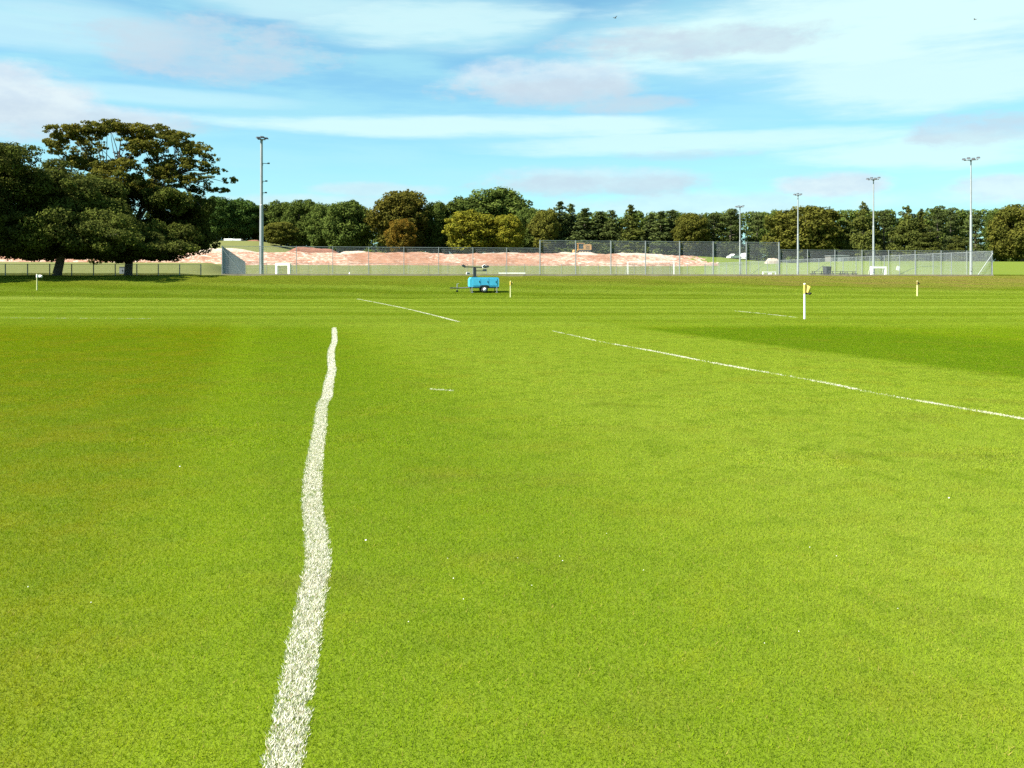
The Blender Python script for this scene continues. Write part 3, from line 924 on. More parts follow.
# ------------------------------------------------------------------ floodlight masts
def mast(label, px, Y, top_py, heads, rungs=False, arm=1.0, r0=.17, r1=.08, rz=0.0, floods=4):
    p = at(px, 276, Y)
    z = gz(p.x, Y)
    H = at(px, top_py, Y).z - z
    root = empty('floodlight_mast', (p.x, Y, z), rz, label, 'lamp mast', 'floodlight masts round the sports pitch')
    MB().box((0, 0, .03), (r0 * 3.4, r0 * 3.4, .06)).build('base_plate', M_GALVD, root)
    mb = MB()
    h1 = H * .52
    mb.tube((0, 0, .05), (0, 0, h1), r0, r0 * .80, 12)
    mb.tube((0, 0, h1), (0, 0, h1 + .12), r0 * .84, r0 * .66, 12)
    mb.tube((0, 0, h1 + .1), (0, 0, H), r0 * .64, r1, 12)
    mb.build('pole', M_GALV, root)
    MB().box((0, 0, H + .06), (arm * 2, .10, .10)).box((0, -.02, H - .05), (.26, .24, .14)).build('crossarm', M_GALVD, root)
    for i in range(floods):
        x = -arm + arm * 2 * i / max(1, floods - 1)
        f = MB()
        f.box((0, -.30, -.02), (.46, .62, .15), rx=.28, taper=.75)
        f.box((0, -.02, .0), (.16, .14, .22))
        fo = f.build('floodlight', M_DARK, root, (x, -.04, H + .21 + (0.1 if i % 2 else 0)))
        MB().box((0, -.33, -.105), (.36, .46, .014), rx=.28).build('lamp_glass', M_GLASS, fo)
    if rungs:
        for zz, L in ((H - 2.6, .75), (H - 4.6, .5), (H - 5.9, .45), (H - 7.8, .35)):
            b = MB().box((L / 2 + .1, 0, 0), (L, .06, .06)).box((.1, 0, -.1), (.12, .16, .28))
            b.box((L + .02, -.06, .03), (.22, .2, .14))
            b.build('bracket', M_DARK, root, (0, 0, zz))
    MB().box((0, -r0 - .03, 1.0), (.16, .09, .5)).build('access_door', M_GALVD, root)
    return root

mast('tall grey lamp mast with side brackets at the left corner of the pitch', 261.5, 98.5, 140, 4, True, .42, .25, .14, 0.5, 3)
mast('tallest lamp mast on the right, at the right corner of the pitch', 971, 117, 160.5, 4, False, .85, .19, .075, -.5, 4)
mast('second lamp mast from the right, behind the small white goal', 873.5, 136, 180, 4, False, .8, .18, .075, -.5, 4)
mast('middle right lamp mast before the wide olive domed tree', 798, 162, 195.5, 4, False, .55, .20, .085, -.5, 3)
mast('thinnest and farthest lamp mast, left of the olive dome', 740, 187, 207.5, 4, False, .75, .19, .085, -.5, 4)

# ------------------------------------------------------------------ goals
def net_sheet(mb, a, b, c, d, nu, nv, r=.006):
    a, b, c, d = map(Vector, (a, b, c, d))
    for i in range(nu + 1):
        u = i / nu
        mb.tube(a.lerp(b, u), d.lerp(c, u), r, n=3, cap=False)
    for j in range(nv + 1):
        v = j / nv
        mb.tube(a.lerp(d, v), b.lerp(c, v), r, n=3, cap=False)

def goal(name, label, loc, rz, W, Hh, D, pw, net=True, back=True):
    root = empty(name, loc, rz, label, 'goal', 'white goals inside the fenced pitch')
    for x in (-W / 2, W / 2):
        MB().box((x, 0, Hh / 2), (pw, pw, Hh)).build('goalpost', M_WHITE, root)
    MB().box((0, 0, Hh - pw / 2 + .002), (W - pw - .004, pw * .96, pw)).build('crossbar', M_WHITE, root)
    f = MB()
    for x in (-W / 2, W / 2):
        f.tube((x, pw / 2, .05), (x, D, .05), .035)
        f.tube((x, D, .05), (x, D * .45, Hh - .1), .025)
        f.tube((x, D * .45, Hh - .1), (x, pw / 2, Hh - .1), .025)
    f.tube((-W / 2, D, .05), (W / 2, D, .05), .04)
    f.build('back_frame', M_WHITE, root)
    if net:
        n = MB()
        nu = max(4, int(W / .2)); nv = max(4, int(Hh / .2))
        net_sheet(n, (-W / 2, D, .08), (W / 2, D, .08), (W / 2, D * .45, Hh - .1), (-W / 2, D * .45, Hh - .1), nu, nv)
        net_sheet(n, (-W / 2, D * .45, Hh - .1), (W / 2, D * .45, Hh - .1), (W / 2, .05, Hh - .1), (-W / 2, .05, Hh - .1), nu, 3)
        for x in (-W / 2, W / 2):
            net_sheet(n, (x, .06, .08), (x, D, .08), (x, D * .45, Hh - .1), (x, .06, Hh - .1), 6, nv)
        n.build('net', M_NET, root)
    return root

p = at(651, 276.5, 138)
goal('football_goal', 'large white football goal behind the tall part of the fence', (p.x, 138, PZ), .06, 7.3, 2.44, 1.8, .12)
p = at(283, 276, 100.5)
goal('small_goal', 'small white goal with thick posts beside the tall left mast', (p.x, 100.5, PZ), -.42, 1.75, 1.5, 1.0, .24)
p = at(878.5, 276, 122)
goal('small_goal', 'small white goal with thick posts left of the right corner fence', (p.x, 122, PZ), .12, 2.0, 1.45, 1.0, .28)
p = at(769, 276.5, 120)
r_ = empty('mini_goal', (p.x, 120, PZ), .1, 'tiny low white double goal right of the thinnest lamp mast', 'goal', 'white goals inside the fenced pitch')
for x, w in ((-.85, .14), (.12, .5), (.9, .12)):
    MB().box((x, 0, .3), (w, .14, .6)).build('goalpost', M_WHITE, r_)
MB().box((0.02, 0, .655), (1.88, .16, .10)).build('crossbar', M_WHITE, r_)

# low white rail behind the blue trailer
p = at(512, 276, 108)
r_ = empty('low_rail', (p.x, 108, PZ), .1, 'low white rail behind the fence right of the blue trailer', 'rail')
MB().box((0, 0, .42), (3.3, .10, .14)).build('rail', M_WHITE, r_)
for x in (-1.45, 1.45):
    MB().box((x, 0, .17), (.08, .08, .345)).build('leg', M_WHITE, r_)
    MB().box((x, 0, .02), (.09, .7, .04)).build('foot', M_GALVD, r_)

# white cone
p = at(349.5, 276, 104)
r_ = empty('marker_cone', (p.x, 104, PZ), 0, 'small white marker cone on the pitch behind the left fence', 'cone')
MB().box((0, 0, .02), (.36, .36, .04)).build('base', M_WHITE, r_)
MB().lathe((0, 0, .04), [(.15, 0), (.05, .36), (.03, .46), (0.001, .47)], n=16).build('cone', M_WHITE, r_)

# ------------------------------------------------------------------ benches, bin, cabin on the right
def bench(label, px, Y, L, rz):
    p = at(px, 276, Y)
    root = empty('picnic_bench', (p.x, Y, PZ), rz, label, 'bench', 'dark benches behind the right fence')
    top = MB()
    for j in range(4): top.box((0, -.27 + j * .18, .75), (L, .165, .045))
    top.build('tabletop', M_WOODD, root)
    for y in (-.72, .72):
        MB().box((0, y, .45), (L, .27, .045)).build('seat', M_WOODD, root)
    n = max(2, round(L / .9))
    for i in range(n):
        x = -L / 2 + .2 + (L - .4) * i / (n - 1)
        lg = MB()
        lg.box((x, 0, .40), (.06, 1.5, .09))
        for s_ in (-1, 1): lg.box((x, s_ * .42, .36), (.07, .09, .82), rx=s_ * .45)
        lg.build('leg_frame', M_WOODD, root)
    return root
bench('left dark bench behind the right fence, left of the dark bin', 818, 120, 1.75, .15)
bench('long middle dark bench behind the right fence, right of the dark bin', 836.5, 122, 1.9, .15)
bench('right dark bench behind the right fence, nearest the small white goal', 850, 124, 1.6, .15)
p = at(827, 276, 126)
r_ = empty('wheelie_bin', (p.x, 126, PZ), .3, 'tall dark bin standing behind the dark benches', 'bin')
MB().box((0, 0, .78), (.72, .78, 1.3), rx=0, taper=1.15).build('body', M_DARK, r_)
MB().box((0, -.03, 1.47), (.88, .98, .07), rx=.06).box((0, .48, 1.42), (.7, .08, .08)).build('lid', M_DARK, r_)
for x in (-.3, .3):
    MB().lathe((x, .36, .14), [(.001, -.05), (.14, -.05), (.14, .05), (.001, .05)], 'Y', 16).build('wheel', M_RUB, r_).rotation_euler = (0, 0, 0)

def cabin(label, px, Y, L, Hh, D, rz, mat, name='site_cabin', sunk=0.0, group='pale cabins and sheds beyond the pitch'):
    p = at(px, 270, Y)
    root = empty(name, (p.x, Y, gz(p.x, Y) - .05), rz, label, 'cabin', group)
    MB().box((0, 0, Hh / 2), (L, D, Hh)).build('wall', mat, root)
    MB().prism([(-L / 2 - .15, Hh + .003), (L / 2 + .15, Hh + .003), (L / 2 + .15, Hh + .10), (0, Hh + .26), (-L / 2 - .15, Hh + .10)], -D / 2 - .12, D / 2 + .12).build('roof', M_CABIN if mat is not M_CABIN else M_GALVD, root)
    for x in (-L * .28, L * .30):
        w_ = MB().box((x, -D / 2 - .02, Hh * .6), (L * .2, .05, Hh * .32)).build('window', M_GLASS, root)
        MB().box((x, -D / 2 - .03, Hh * .6 - Hh * .18), (L * .22, .09, .06)).build('sill', M_WHITE, w_)
    MB().box((0, -D / 2 - .02, Hh * .42), (L * .16, .06, Hh * .8)).build('door', M_GALVD, root)
    return root
cabin('grey beige cabin behind the dark benches on the right', 837, 214, 4.6, 2.3, 3.0, .1, M_CABIN)
cabin('white cabin glimpsed under the branches of the big left trees', 133, 225, 4.2, 2.4, 2.6, .2, M_WHITE)
cabin('small pinkish white cabin at the left end of the earth bank', 158, 216, 2.8, 2.3, 2.4, -.2, M_WHITE)

# grey cabinet under the left trees
p = at(123, 270, 112)
r_ = empty('utility_cabinet', (p.x, 112, gz(p.x, 112) - .03), .15, 'pale grey cabinet under the big left trees', 'cabinet')
MB().box((0, 0, .48), (.78, .5, .92)).build('body', M_GALV, r_)
MB().box((0, 0, .965), (.86, .58, .05)).build('top', M_GALVD, r_)
for x in (-.19, .19):
    d_ = MB().box((x, -.258, .5), (.36, .02, .8)).build('door', M_GALV, r_)
    MB().box((x * .2, -.275, .5), (.03, .03, .14)).build('handle', M_BLACK, d_)

# small white notice on the right fence
pn = pitch_pt(-.08, px_t(897.5), PZ)
r_ = empty('notice_board', pn, math.atan2(UY, UX), 'small white notice fixed to the right part of the fence', 'sign')
MB().box((0, -.02, 1.05), (.42, .02, .55), ry=.25).build('panel', M_WHITE, r_)
MB().box((0, .01, 1.05), (.46, .025, .05)).build('fixing_strip', M_GALV, r_)

# ------------------------------------------------------------------ corner flags
def cloth(pts, nz, wave, rgn, thick=.004):
    """limp flag: quad (w,h) hanging from the top of the pole, folded by a wave"""
    (w, h) = pts
    nu, nv = 10, 8
    V, Fq = [], []
    for sgn in (-1, 1):
        for j in range(nv + 1):
            for i in range(nu + 1):
                u, v = i / nu, j / nv
                x = w * u * (1 - .25 * v)
                y = wave * math.sin(u * 5.5 + v * 2.0) * u + sgn * thick
                z = -h * v - .35 * h * u * u
                V.append((x, y, z))
    n1 = (nu + 1) * (nv + 1)
    for sgn in (0, 1):
        for j in range(nv):
            for i in range(nu):
                a = sgn * n1 + j * (nu + 1) + i
                f = (a, a + 1, a + nu + 2, a + nu + 1)
                Fq.append(f if sgn else f[::-1])
    return V, Fq

def flag(label, px, base_py, Y, Hp, rp, pole_mat, cloth_mat, size, rz, two=False):
    p = at(px, base_py, Y)
    root = empty('corner_flag', (p.x, Y, gz(p.x, Y)), rz, label, 'corner flag', 'corner flags round the playing field')
    MB().tube((0, 0, -.15), (0, 0, Hp), rp, rp * .9, 12).lathe((0, 0, Hp), [(rp, 0), (rp * 1.15, .02), (rp * .7, .05), (.001, .06)], n=12).build('pole', pole_mat, root)
    MB().tube((0, 0, Hp - size[1] - .06), (0, 0, Hp + .015), rp * 1.3, rp * 1.2, 12).build('flag_sleeve', cloth_mat, root)
    V, Fq = cloth(size, 0, .05, None)
    link('flag_cloth', mesh_np('flag_cloth', V, Fq, cloth_mat, smooth=True), root, (rp * .8, 0, Hp - .01))
    if two:
        V, Fq = cloth((size[0] * 1.25, size[1] * .30), 0, .05, None)
        link('black_band', mesh_np('black_band', V, Fq, M_BLK, smooth=True), root, (rp * .8, .01, Hp - .012 - size[1] * 1.0))
    return root
flag('white pole with a yellow and black flag, nearest on the right', 804.6, 319, 36.2, 1.42, .040, M_WHITE, M_YEL, (.21, .30), -.15, True)
flag('yellowish pole with a tiny flag just right of the blue trailer', 510.5, 298, 76, 1.42, .055, M_CREAM, M_YEL, (.16, .26), .3)
flag('white pole with a small white flag before the dark left trees', 37, 293, 77, 1.42, .055, M_CREAM, M_WCL, (.48, .20), .0)
flag('cream pole with a dark yellow flag far right below the fence', 917.3, 294.5, 82, 1.42, .070, M_CREAM, M_OLIVE, (.22, .24), .2)
# ------------------------------------------------------------------ blue lighting tower trailer
def light_trailer():
    Y = 82.0
    p = at(483.5, 291, Y)
    root = empty('lighting_trailer', (p.x, Y, gz(p.x, Y)), .16, 'sky blue trailer with a folded lighting mast parked before the fence', 'trailer')
    b = MB()
    b.prism([(-1.35, .52), (1.28, .52), (1.36, .62), (1.36, 1.30), (1.25, 1.42), (-1.22, 1.42), (-1.38, 1.22), (-1.38, .60)], -.68, .68)
    body = b.build('body', M_BLUE, root)
    for x in (-.72, .05, .82):
        d_ = MB().box((x, -.69, .98), (.70, .025, .66)).build('side_door', M_BLUE, body)
        MB().box((x + .25, -.715, 1.02), (.05, .03, .16)).build('handle', M_BLACK, d_)
    v_ = MB()
    for j in range(5): v_.box((1.372, 0, .78 + j * .1), (.022, .9, .05))
    v_.build('vent', M_DARK, body)
    MB().box((0, 0, .46), (2.75, 1.1, .11)).build('chassis', M_DARK, root)
    for y in (-.80, .80):
        w = MB().lathe((0, y, .30), [(.13, -.10), (.24, -.11), (.30, -.07), (.31, 0), (.30, .07), (.24, .11), (.13, .10)], 'Y', 24).build('wheel', M_RUB, root)
        MB().lathe((0, y, .30), [(.001, -.09), (.16, -.105), (.17, -.06), (.17, .06), (.16, .105), (.001, .09)], 'Y', 20).build('rim', M_WHITE, w)
        MB().prism([(-.45, .50), (-.42, .62), (-.25, .70), (.25, .70), (.42, .62), (.45, .50), (.40, .50), (.24, .65), (-.24, .65), (-.40, .50)], y - .11, y + .11).build('mudguard', M_BLACK, root)
    MB().tube((-1.3, .32, .46), (-2.3, 0, .42), .05).tube((-1.3, -.32, .46), (-2.3, 0, .42), .05).tube((-2.2, 0, .42), (-2.95, 0, .42), .055).box((-3.0, 0, .43), (.22, .12, .12)).build('drawbar', M_DARK, root)
    j = MB().tube((-2.45, .10, .12), (-2.45, .10, .82), .035).tube((-2.45, .10, .80), (-2.28, .10, .84), .018).build('jockey_leg', M_GALV, root)
    MB().lathe((-2.45, .10, .11), [(.001, -.05), (.11, -.05), (.11, .05), (.001, .05)], 'Y', 16).build('jockey_wheel', M_RUB, j)
    for x in (-1.15, 1.15):
        for y in (-.72, .72):
            MB().box((x, y, .28), (.07, .07, .5)).box((x, y, .02), (.2, .2, .03)).build('stabiliser', M_GALVD, root)
    MB().box((-.82, 0, 1.85), (.26, .26, .88)).box((-.82, 0, 1.46), (.5, .5, .07)).box((-.82, 0, 2.2), (.18, .18, .3)).build('mast', M_BLACK, root)
    MB().box((-.78, 0, 2.36), (2.1, .09, .09), ry=.03).box((-.3, 0, 2.02), (1.1, .07, .07)).build('crossarm', M_BLACK, root)
    for i, (x, z, m, ry) in enumerate(((-1.85, 2.47, M_BLACK, .5), (-1.45, 1.80, M_WHITE, 0.0), (.02, 2.47, M_WHITE, -.5), (.32, 2.42, M_BLACK, -.2), (.1, 2.08, M_BLACK, 0.0))):
        f = MB().box((0, 0, 0), (.38, .30, .20), ry=ry, taper=.75).build('floodlight', m, root, (x, -.05, z))
        MB().box((0, -.16, 0), (.28, .02, .15), ry=ry).build('lamp_glass', M_GLASS, f)
light_trailer()

# ------------------------------------------------------------------ pink earth bank and heaps
def earth_mat():
    m, t, b = new_mat('pink_earth')
    geo = t.new('ShaderNodeNewGeometry')
    mp = t.new('ShaderNodeMapping'); mp.inputs['Scale'].default_value = (0.30, 0.30, 0.9)
    t.l.new(geo.outputs['Position'], mp.inputs[0])
    n1 = t.noise(mp.outputs[0], 0.55, 5, 0.65)
    n2 = t.noise(mp.outputs[0], 3.2, 4, 0.7)
    n3 = t.noise(geo.outputs['Position'], 0.045, 2, 0.5)
    c = t.mix(t.ss(n1, 0.38, 0.62), (0.225, 0.115, 0.074), (0.31, 0.195, 0.138))
    c = t.mix(t.math('MULTIPLY', t.ss(n2, 0.51, 0.64), 0.75), c, (0.45, 0.40, 0.33))
    c = t.mix(t.math('MULTIPLY', t.ss(n2, 0.48, 0.34), 0.9), c, (0.155, 0.066, 0.038))
    c = t.mix(t.math('MULTIPLY', t.ss(n3, 0.50, 0.62), 0.7), c, (0.185, 0.088, 0.05))
    t.put(b.inputs['Base Color'], c); b.inputs['Roughness'].default_value = 1.0
    b.inputs['Specular IOR Level'].default_value = 0.1
    return m
M_EARTH = earth_mat()

def earth_bank():
    ts = np.arange(-72, 124, .55); ss_ = np.linspace(110.0, 129.5, 34)
    T, S = np.meshgrid(ts, ss_)
    X = AX + UX * T + VX * S; Yv = AY + UY * T + VY * S
    G = ground_z(X, Yv)
    edge = sstep(S, 110.0, 111.8) * (1 - sstep(S, 127.5, 129.5)) * sstep(T, -72, -60) * (1 - sstep(T, 92, 122))
    n = vnoise(T * .22, S * .25, 1) * .9 + vnoise(T * .8, S * .8, 2) * .5 + vnoise(T * 1.9, S * 1.9, 3) * .28
    Z = G - .35 + edge * (.16 + n * .74)
    V = np.stack([X.ravel(), Yv.ravel(), Z.ravel()], 1)
    nx, ny = len(ts), len(ss_)
    ii, jj = np.meshgrid(np.arange(nx - 1), np.arange(ny - 1)); q = (jj * nx + ii).ravel()
    o = link('earth_bank', mesh_np('earth_bank', V, np.stack([q, q + 1, q + nx + 1, q + nx], 1), M_EARTH))
    tag(o, 'long pink bank of bare earth and stones behind the far fence', 'earth bank', kind='structure')
earth_bank()

def heap(name, label, px0, px1, Y, top_py, mat, seed, depth=3.2, group='pale rubble heaps on top of the earth bank', cat='rubble heap', zoff=0.0):
    a, b = at(px0, 260, Y), at(px1, 260, Y)
    L = b.x - a.x; cx = (a.x + b.x) / 2
    gb = gz(cx, Y) - .1
    H = at((px0 + px1) / 2, top_py, Y).z - gb
    nu, nv = max(14, int(L / .45)), 12
    V = []
    for j in range(nv + 1):
        for i in range(nu + 1):
            u, v = i / nu, j / nv
            x = (u - .5) * L; y = (v - .5) * depth
            e = min(1, u * 4, (1 - u) * 4) * math.sin(math.pi * v) ** .7
            nn = float(vnoise(u * L * .5 + seed, v * 3, seed) * .35 + vnoise(u * L * 1.6, v * 8, seed + 1) * .28)
            V.append((x, y, H * e * (.86 + nn * .4) - .2 * (e < .05) + (gz(cx + x, Y + y) - .1 - gb)))
    q = [(j * (nu + 1) + i) for j in range(nv) for i in range(nu)]
    Fq = [(k, k + 1, k + nu + 2, k + nu + 1) for k in q]
    o = link(name, mesh_np(name, V, Fq, mat), None, (cx, Y, gb))
    return tag(o, label, cat, group)
heap('lit_crest_rubble', 'long white heap as sunlit bank edge between the left trees and left mast', 156, 268, 232, 248.0, M_CREST_RUBBLE, 3)  # pale stone along the crest stands in for its sunlit top edge
heap('lit_crest_rubble', 'low white heap as sunlit bank edge in front of the grey green tree', 335, 374, 231, 251.0, M_CREST_RUBBLE, 5, 2.4)
heap('lit_crest_rubble', 'thin white heap as sunlit bank edge below the yellow green bush', 470, 536, 231, 252.6, M_CREST_RUBBLE, 7, 2.2)
heap('lit_crest_rubble', 'thick white heap in front of the tan bulldozer', 546, 606, 234, 252.4, M_CREST_RUBBLE, 9, 9.0)
heap('lit_crest_rubble', 'long low white heap as sunlit bank edge right of the tan bulldozer', 601, 681, 233, 253.3, M_CREST_RUBBLE, 11)
heap('lit_crest_rubble', 'flat pale heap left of the white parked car', 684, 732, 238, 257.2, M_CREST_RUBBLE, 13, 2.2)
heap('lit_crest_rubble', 'small flat pale heap behind the right end of the tall fence', 764, 782, 236, 258.2, M_CREST_RUBBLE, 14, 2.0)
heap('soil_heap', 'long low red soil heap below the dark trees right of the olive bush', 282, 346, 238, 247.8, M_REDSOIL, 15, 3.0, 'red soil heaps behind the bank', 'soil heap')
heap('soil_heap', 'small red soil heap on the knoll beside the low white trailer', 244, 262, 287, 240.0, M_REDSOIL, 17, 2.6, 'red soil heaps behind the bank', 'soil heap')

# ------------------------------------------------------------------ bulldozer, car, van, flat trailer
def bulldozer():
    Y = 236.0
    p = at(583.5, 252, Y)
    root = empty('bulldozer', (p.x, Y, gz(p.x, Y) + .7), .08, 'tan bulldozer on top of the pale heap', 'bulldozer')
    for y in (-.95, .95):
        t_ = MB().prism([(-1.7, .25), (-1.45, 0), (1.45, 0), (1.75, .3), (1.7, .75), (1.4, .95), (-1.3, .95), (-1.7, .7)], y - .28, y + .28).build('track', M_DARK, root)
        for x in (-1.1, -.4, .3, 1.0):
            MB().lathe((x, y, .34), [(.001, -.31), (.2, -.31), (.2, .31), (.001, .31)], 'Y', 14).build('road_wheel', M_TAN, t_)
    MB().box((0, 0, .72), (3.0, 1.3, .55)).build('chassis', M_TAN, root)
    h = MB().prism([(.05, 1.0), (1.95, 1.0), (2.05, 1.25), (2.0, 2.35), (1.6, 2.55), (.05, 2.45)], -.78, .78).build('engine_hood', M_TAN, root)
    v_ = MB()
    for j in range(4): v_.box((1.0, -.79, 1.3 + j * .26), (1.1, .03, .08))
    v_.build('vent', M_DARK, h)
    MB().tube((1.2, .3, 2.4), (1.2, .3, 3.1), .07).build('exhaust', M_DARK, root)
    c = MB()
    for x in (-1.5, -.05):
        for y in (-.7, .7): c.box((x, y, 1.75), (.14, .14, 1.9))
    c.box((-.78, 0, 2.76), (1.85, 1.7, .13)).box((-.78, 0, 1.1), (1.6, 1.5, .3))
    c.build('cab', M_TAN, root)
    MB().box((-.78, -.66, 1.95), (1.3, .03, 1.3)).build('window', M_GLASS, root)
    MB().prism([(-2.75, .05), (-2.55, .05), (-2.62, .55), (-2.5, 1.05), (-2.7, 1.05), (-2.85, .5)], -1.5, 1.5).build('blade', M_TAN, root)
    a_ = MB()
    for y in (-.62, .62): a_.tube((-2.6, y, .5), (-.6, y, .65), .09)
    a_.build('push_arm', M_TAN, root)
bulldozer()

def car(name, label, px, Y, rz, prof, win, W, wheels, cat):
    p = at(px, 260, Y)
    root = empty(name, (p.x, Y, gz(p.x, Y)), rz, label, cat)
    b = MB().prism(prof, -W / 2, W / 2).build('body', M_WHITE, root)
    for y in (-W / 2 - .006, W / 2 + .006):
        MB().prism(win, y - .008, y + .008).build('window', M_GLASS, b)
    for x in wheels:
        for y in (-W / 2 + .06, W / 2 - .06):
            w = MB().lathe((x, y, .31), [(.001, -.11), (.29, -.11), (.315, -.06), (.315, .06), (.29, .11), (.001, .11)], 'Y', 20).build('wheel', M_RUB, root)
            MB().lathe((x, y, .31), [(.001, -.118), (.18, -.116), (.18, .116), (.001, .118)], 'Y', 14).build('rim', M_GALV, w)
    x0 = min(q[0] for q in prof)
    for y in (-W * .34, W * .34):
        MB().box((x0 - .004, y, .72), (.04, .3, .14)).build('headlight', M_GLASS, root)
    return root
car('parked_car', 'small white car parked on the slope left of the thinnest mast', 734, 246, .5,
    [(-2.0, .32), (-2.05, .62), (-1.9, .82), (-1.0, .95), (-.45, 1.42), (.9, 1.45), (1.7, 1.0), (1.98, .9), (2.0, .35)],
    [(-.85, .97), (-.38, 1.34), (.82, 1.37), (1.4, 1.0)], 1.68, (-1.28, 1.3), 'car')
car('parked_van', 'white van parked right beside the small white car', 743, 248, 1.35,
    [(-2.3, .34), (-2.35, .9), (-2.0, 1.1), (-1.5, 1.82), (-1.2, 1.92), (2.3, 1.92), (2.34, .36)],
    [(-1.7, 1.12), (-1.32, 1.68), (-.5, 1.68), (-.5, 1.12)], 1.7, (-1.5, 1.5), 'van')
def flat_trailer():
    Y = 286.0
    p = at(233.5, 241, Y)
    root = empty('flat_trailer', (p.x, Y, gz(p.x, Y)), -.08, 'low white loaded trailer on the knoll left of the left mast', 'trailer')
    MB().box((0, 0, .55), (6.0, 2.0, .16)).build('deck', M_GALVD, root)
    MB().box((-1.4, 0, .92), (2.9, 1.8, .56)).box((1.5, 0, .86), (2.6, 1.7, .44)).build('load', M_WHITE, root)
    for x in (-.6, .6):
        for y in (-.9, .9):
            MB().lathe((x, y, .3), [(.001, -.1), (.28, -.1), (.3, 0), (.28, .1), (.001, .1)], 'Y', 16).build('wheel', M_RUB, root)
    MB().tube((3.0, 0, .5), (4.2, 0, .45), .06).build('drawbar', M_DARK, root)
flat_trailer()

# ------------------------------------------------------------------ two birds
def bird(label, px, py, Y, rz, flap):
    p = at(px, py, Y)
    root = empty('bird', p, rz, label, 'bird', 'two small birds high in the sky')
    m = paint('dark_feathers', (0.10, 0.085, 0.075), 0.8) if 'dark_feathers' not in bpy.data.materials else bpy.data.materials['dark_feathers']
    V = []; rings = [(-.24, .005), (-.16, .035), (-.04, .06), (.08, .055), (.15, .035), (.19, .036), (.225, .02), (.26, .003)]
    mb = MB()
    vs = []; n = 8
    for x, r in rings:
        for i in range(n):
            a = 2 * math.pi * i / n; vs.append((x, math.cos(a) * r, math.sin(a) * r))
    fs = [(j * n + i, j * n + (i + 1) % n, (j + 1) * n + (i + 1) % n, (j + 1) * n + i) for j in range(len(rings) - 1) for i in range(n)]
    mb.add(vs, fs, True)
    mb.prism([(-.36, -.005), (-.2, -.01), (-.2, .012), (-.36, .006)], -.05, .05)
    for s_ in (-1, 1):
        w = [(.10, .03 * s_, .03), (-.06, .03 * s_, .02), (.10, .22 * s_, .03 + flap * .2), (-.07, .2 * s_, .02 + flap * .2), (.0, .46 * s_, .02 + flap * .33), (-.06, .44 * s_, .015 + flap * .33)]
        w2 = [(x, y, z + .012) for x, y, z in w]
        mb.add(w + w2, [(0, 1, 3, 2), (2, 3, 5, 4), (6, 8, 9, 7), (8, 10, 11, 9), (0, 2, 8, 6), (2, 4, 10, 8), (4, 5, 11, 10), (1, 7, 9, 3), (3, 9, 11, 5)])
    mb.build('body', m, root)
bird('small dark bird high in the sky above the middle', 615, 18, 130, .6, .5)
bird('small dark bird high in the sky near the right corner', 975, 19.5, 150, 2.3, .2)

# ------------------------------------------------------------------ light and sky
SUN_EL = math.radians(48)
sd = Vector((-0.90, -0.40, 0)).normalized()
sdir = Vector((sd.x * math.cos(SUN_EL), sd.y * math.cos(SUN_EL), math.sin(SUN_EL)))
L = bpy.data.lights.new('sun', 'SUN'); L.energy = 4.8; L.angle = math.radians(.53); L.color = (1.0, .95, .86)
so = bpy.data.objects.new('sun', L); COL.objects.link(so)
so.rotation_euler = sdir.to_track_quat('Z', 'Y').to_euler()
so.location = (0, 0, 60)

world = bpy.data.worlds.new('World'); sc.world = world; world.use_nodes = True
W = NT(world.node_tree)
bg = W.n['Background']
sky = W.new('ShaderNodeTexSky'); sky.sky_type = 'NISHITA'; sky.sun_disc = False
sky.sun_elevation = SUN_EL; sky.sun_rotation = math.atan2(sd.x, sd.y)
sky.air_density = 1.0; sky.dust_density = 0.6; sky.ozone_density = 1.0
tc = W.new('ShaderNodeTexCoord')
sep = W.new('ShaderNodeSeparateXYZ'); W.l.new(tc.outputs['Generated'], sep.inputs[0])
AZ = W.math('ARCTAN2', sep.outputs[0], sep.outputs[1])
EL = W.math('ARCSINE', sep.outputs[2])

def azel(px, py):
    p = at(px, py, 100); d = Vector((p.x, p.y, p.z - EYE)).normalized()
    return math.atan2(d.x, d.y), math.asin(d.z)

cv = W.comb(W.math('MULTIPLY', AZ, 14.0), W.math('MULTIPLY', EL, 34.0), 0.0)
n1 = W.noise(cv, 1.0, 8, 0.66)
cvs = W.comb(W.math('MULTIPLY', AZ, 6.0), W.math('MULTIPLY', EL, 40.0), 3.0)
n2 = W.noise(cvs, 1.0, 6, 0.6)
cvf = W.comb(W.math('MULTIPLY', AZ, 22.0), W.math('MULTIPLY', EL, 48.0), 9.0)
n3 = W.noise(cvf, 1.0, 5, 0.6)

def blob(px, py, rx, ry, strength, nz, warp=1.5, lo=1.25, hi=0.15):
    a, e = azel(px, py)
    dx = W.math('DIVIDE', W.math('SUBTRACT', AZ, a), rx / F)
    dy = W.math('DIVIDE', W.math('SUBTRACT', EL, e), ry / F)
    d = W.math('ADD', W.math('MULTIPLY', dx, dx), W.math('MULTIPLY', dy, dy))
    d = W.math('ADD', d, W.math('MULTIPLY', W.math('SUBTRACT', nz, 0.5), warp * 2.0))
    return W.math('MULTIPLY', W.ss(d, lo, hi), strength)

def union(lst):
    o = lst[0]
    for b in lst[1:]: o = W.math('MAXIMUM', o, b)
    return o

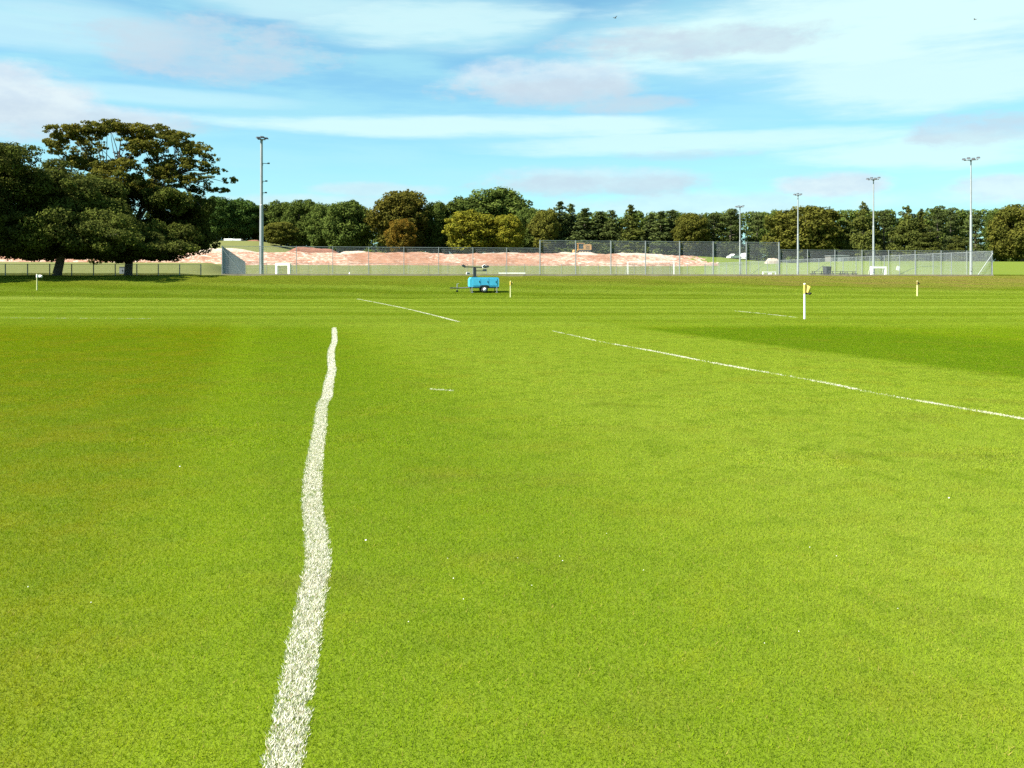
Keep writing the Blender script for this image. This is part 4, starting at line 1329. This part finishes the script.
white = union([blob(480, 127, 300, 13, .85, n2, 1.35, 1.15, .1), blob(700, 143, 240, 13, .75, n2, 1.35, 1.15, .1), blob(860, 28, 300, 48, .95, n2, 1.2, 1.2, .1),
               blob(430, 22, 150, 30, .75, n2, 1.35, 1.15, .1), blob(930, 78, 170, 34, .85, n2, 1.35, 1.15, .1), blob(60, 25, 130, 28, .5, n2, 1.35, 1.15, .1),
               blob(940, 150, 160, 18, .8, n2, 1.35, 1.15, .1), blob(330, 8, 160, 16, .6, n2, 1.35, 1.15, .1), blob(160, 97, 200, 10, .45, n2, 1.35, 1.15, .1)])
cum_w = union([blob(20, 100, 78, 38, .95, n1, 1.00, 1.08, .14), blob(120, 118, 75, 14, .8, n1, 1.00, 1.08, .14), blob(545, 80, 108, 24, .75, n1, 1.00, 1.08, .14), blob(830, 186, 60, 15, .85, n1, 1.00, 1.08, .14),
               blob(1005, 190, 60, 16, .75, n1, 1.00, 1.08, .14), blob(590, 180, 130, 16, .55, n1, 1.01, 1.08, .14), blob(380, 190, 80, 9, .55, n1, 1.01, 1.08, .14), blob(715, 205, 190, 16, .5, n1, 1.00, 1.08, .14),
               blob(330, 205, 160, 12, .5, n1, 1.01, 1.08, .14)])
grey = union([blob(205, 50, 125, 34, .85, n1, 1.59, 1.08, .14), blob(22, 122, 70, 22, .6, n1, 1.30, 1.08, .14), blob(545, 94, 110, 17, .95, n1, 1.52, 1.08, .14), blob(630, 104, 75, 11, .8, n1, 1.52, 1.08, .14),
              blob(690, 42, 150, 18, .95, n1, 1.52, 1.08, .14), blob(590, 186, 125, 13, .7, n1, 1.59, 1.08, .14), blob(972, 131, 70, 16, .85, n1, 1.52, 1.08, .14), blob(140, 125, 80, 12, .6, n1, 1.52, 1.08, .14),
              blob(690, 155, 80, 7, .6, n1, 1.59, 1.08, .14)])
# thin veil, thicker towards the horizon
veil = W.math('ADD', W.math('MULTIPLY', W.ss(n2, 0.34, 0.70), 0.52), W.math('MULTIPLY', W.ss(EL, 0.20, 0.0), 0.30))
base = W.mix(1.0, sky.outputs[0], (0.66, 1.02, 1.0), 'MULTIPLY')
c = W.mix(veil, base, (2.55, 4.8, 5.2))
c = W.mix(white, c, (4.0, 5.5, 5.5))
c = W.mix(cum_w, c, W.mix(W.ss(n3, .3, .7), (4.3, 4.95, 5.2), (3.6, 4.3, 4.9)))
c = W.mix(W.math('MULTIPLY', grey, W.math('ADD', .55, W.math('MULTIPLY', W.ss(n3, .3, .7), .4))), c, (3.2, 3.9, 4.5))
W.l.new(c, bg.inputs[0]); bg.inputs[1].default_value = 0.05

# ------------------------------------------------------------------ camera and settings
cam = bpy.data.cameras.new('camera'); co = bpy.data.objects.new('camera', cam); COL.objects.link(co)
cam.sensor_width = 36.0; cam.lens = F / 1024 * 36.0
cam.clip_start = 0.1; cam.clip_end = 5000
co.location = (0, 0, EYE); co.rotation_euler = (math.pi / 2, 0, 0)
cam.shift_y = -(384 - HZ) / 1024
sc.camera = co
vs = sc.view_settings
sc.display_settings.display_device = 'sRGB'
vs.view_transform = 'Standard'; vs.look = 'None'; vs.gamma = 1; vs.exposure = 1.9
vs.use_curve_mapping = False
cy = sc.cycles
cy.max_bounces = 6; cy.diffuse_bounces = 3; cy.glossy_bounces = 2; cy.transmission_bounces = 3; cy.transparent_max_bounces = 8
cy.use_denoising = False
sc.render.film_transparent = False
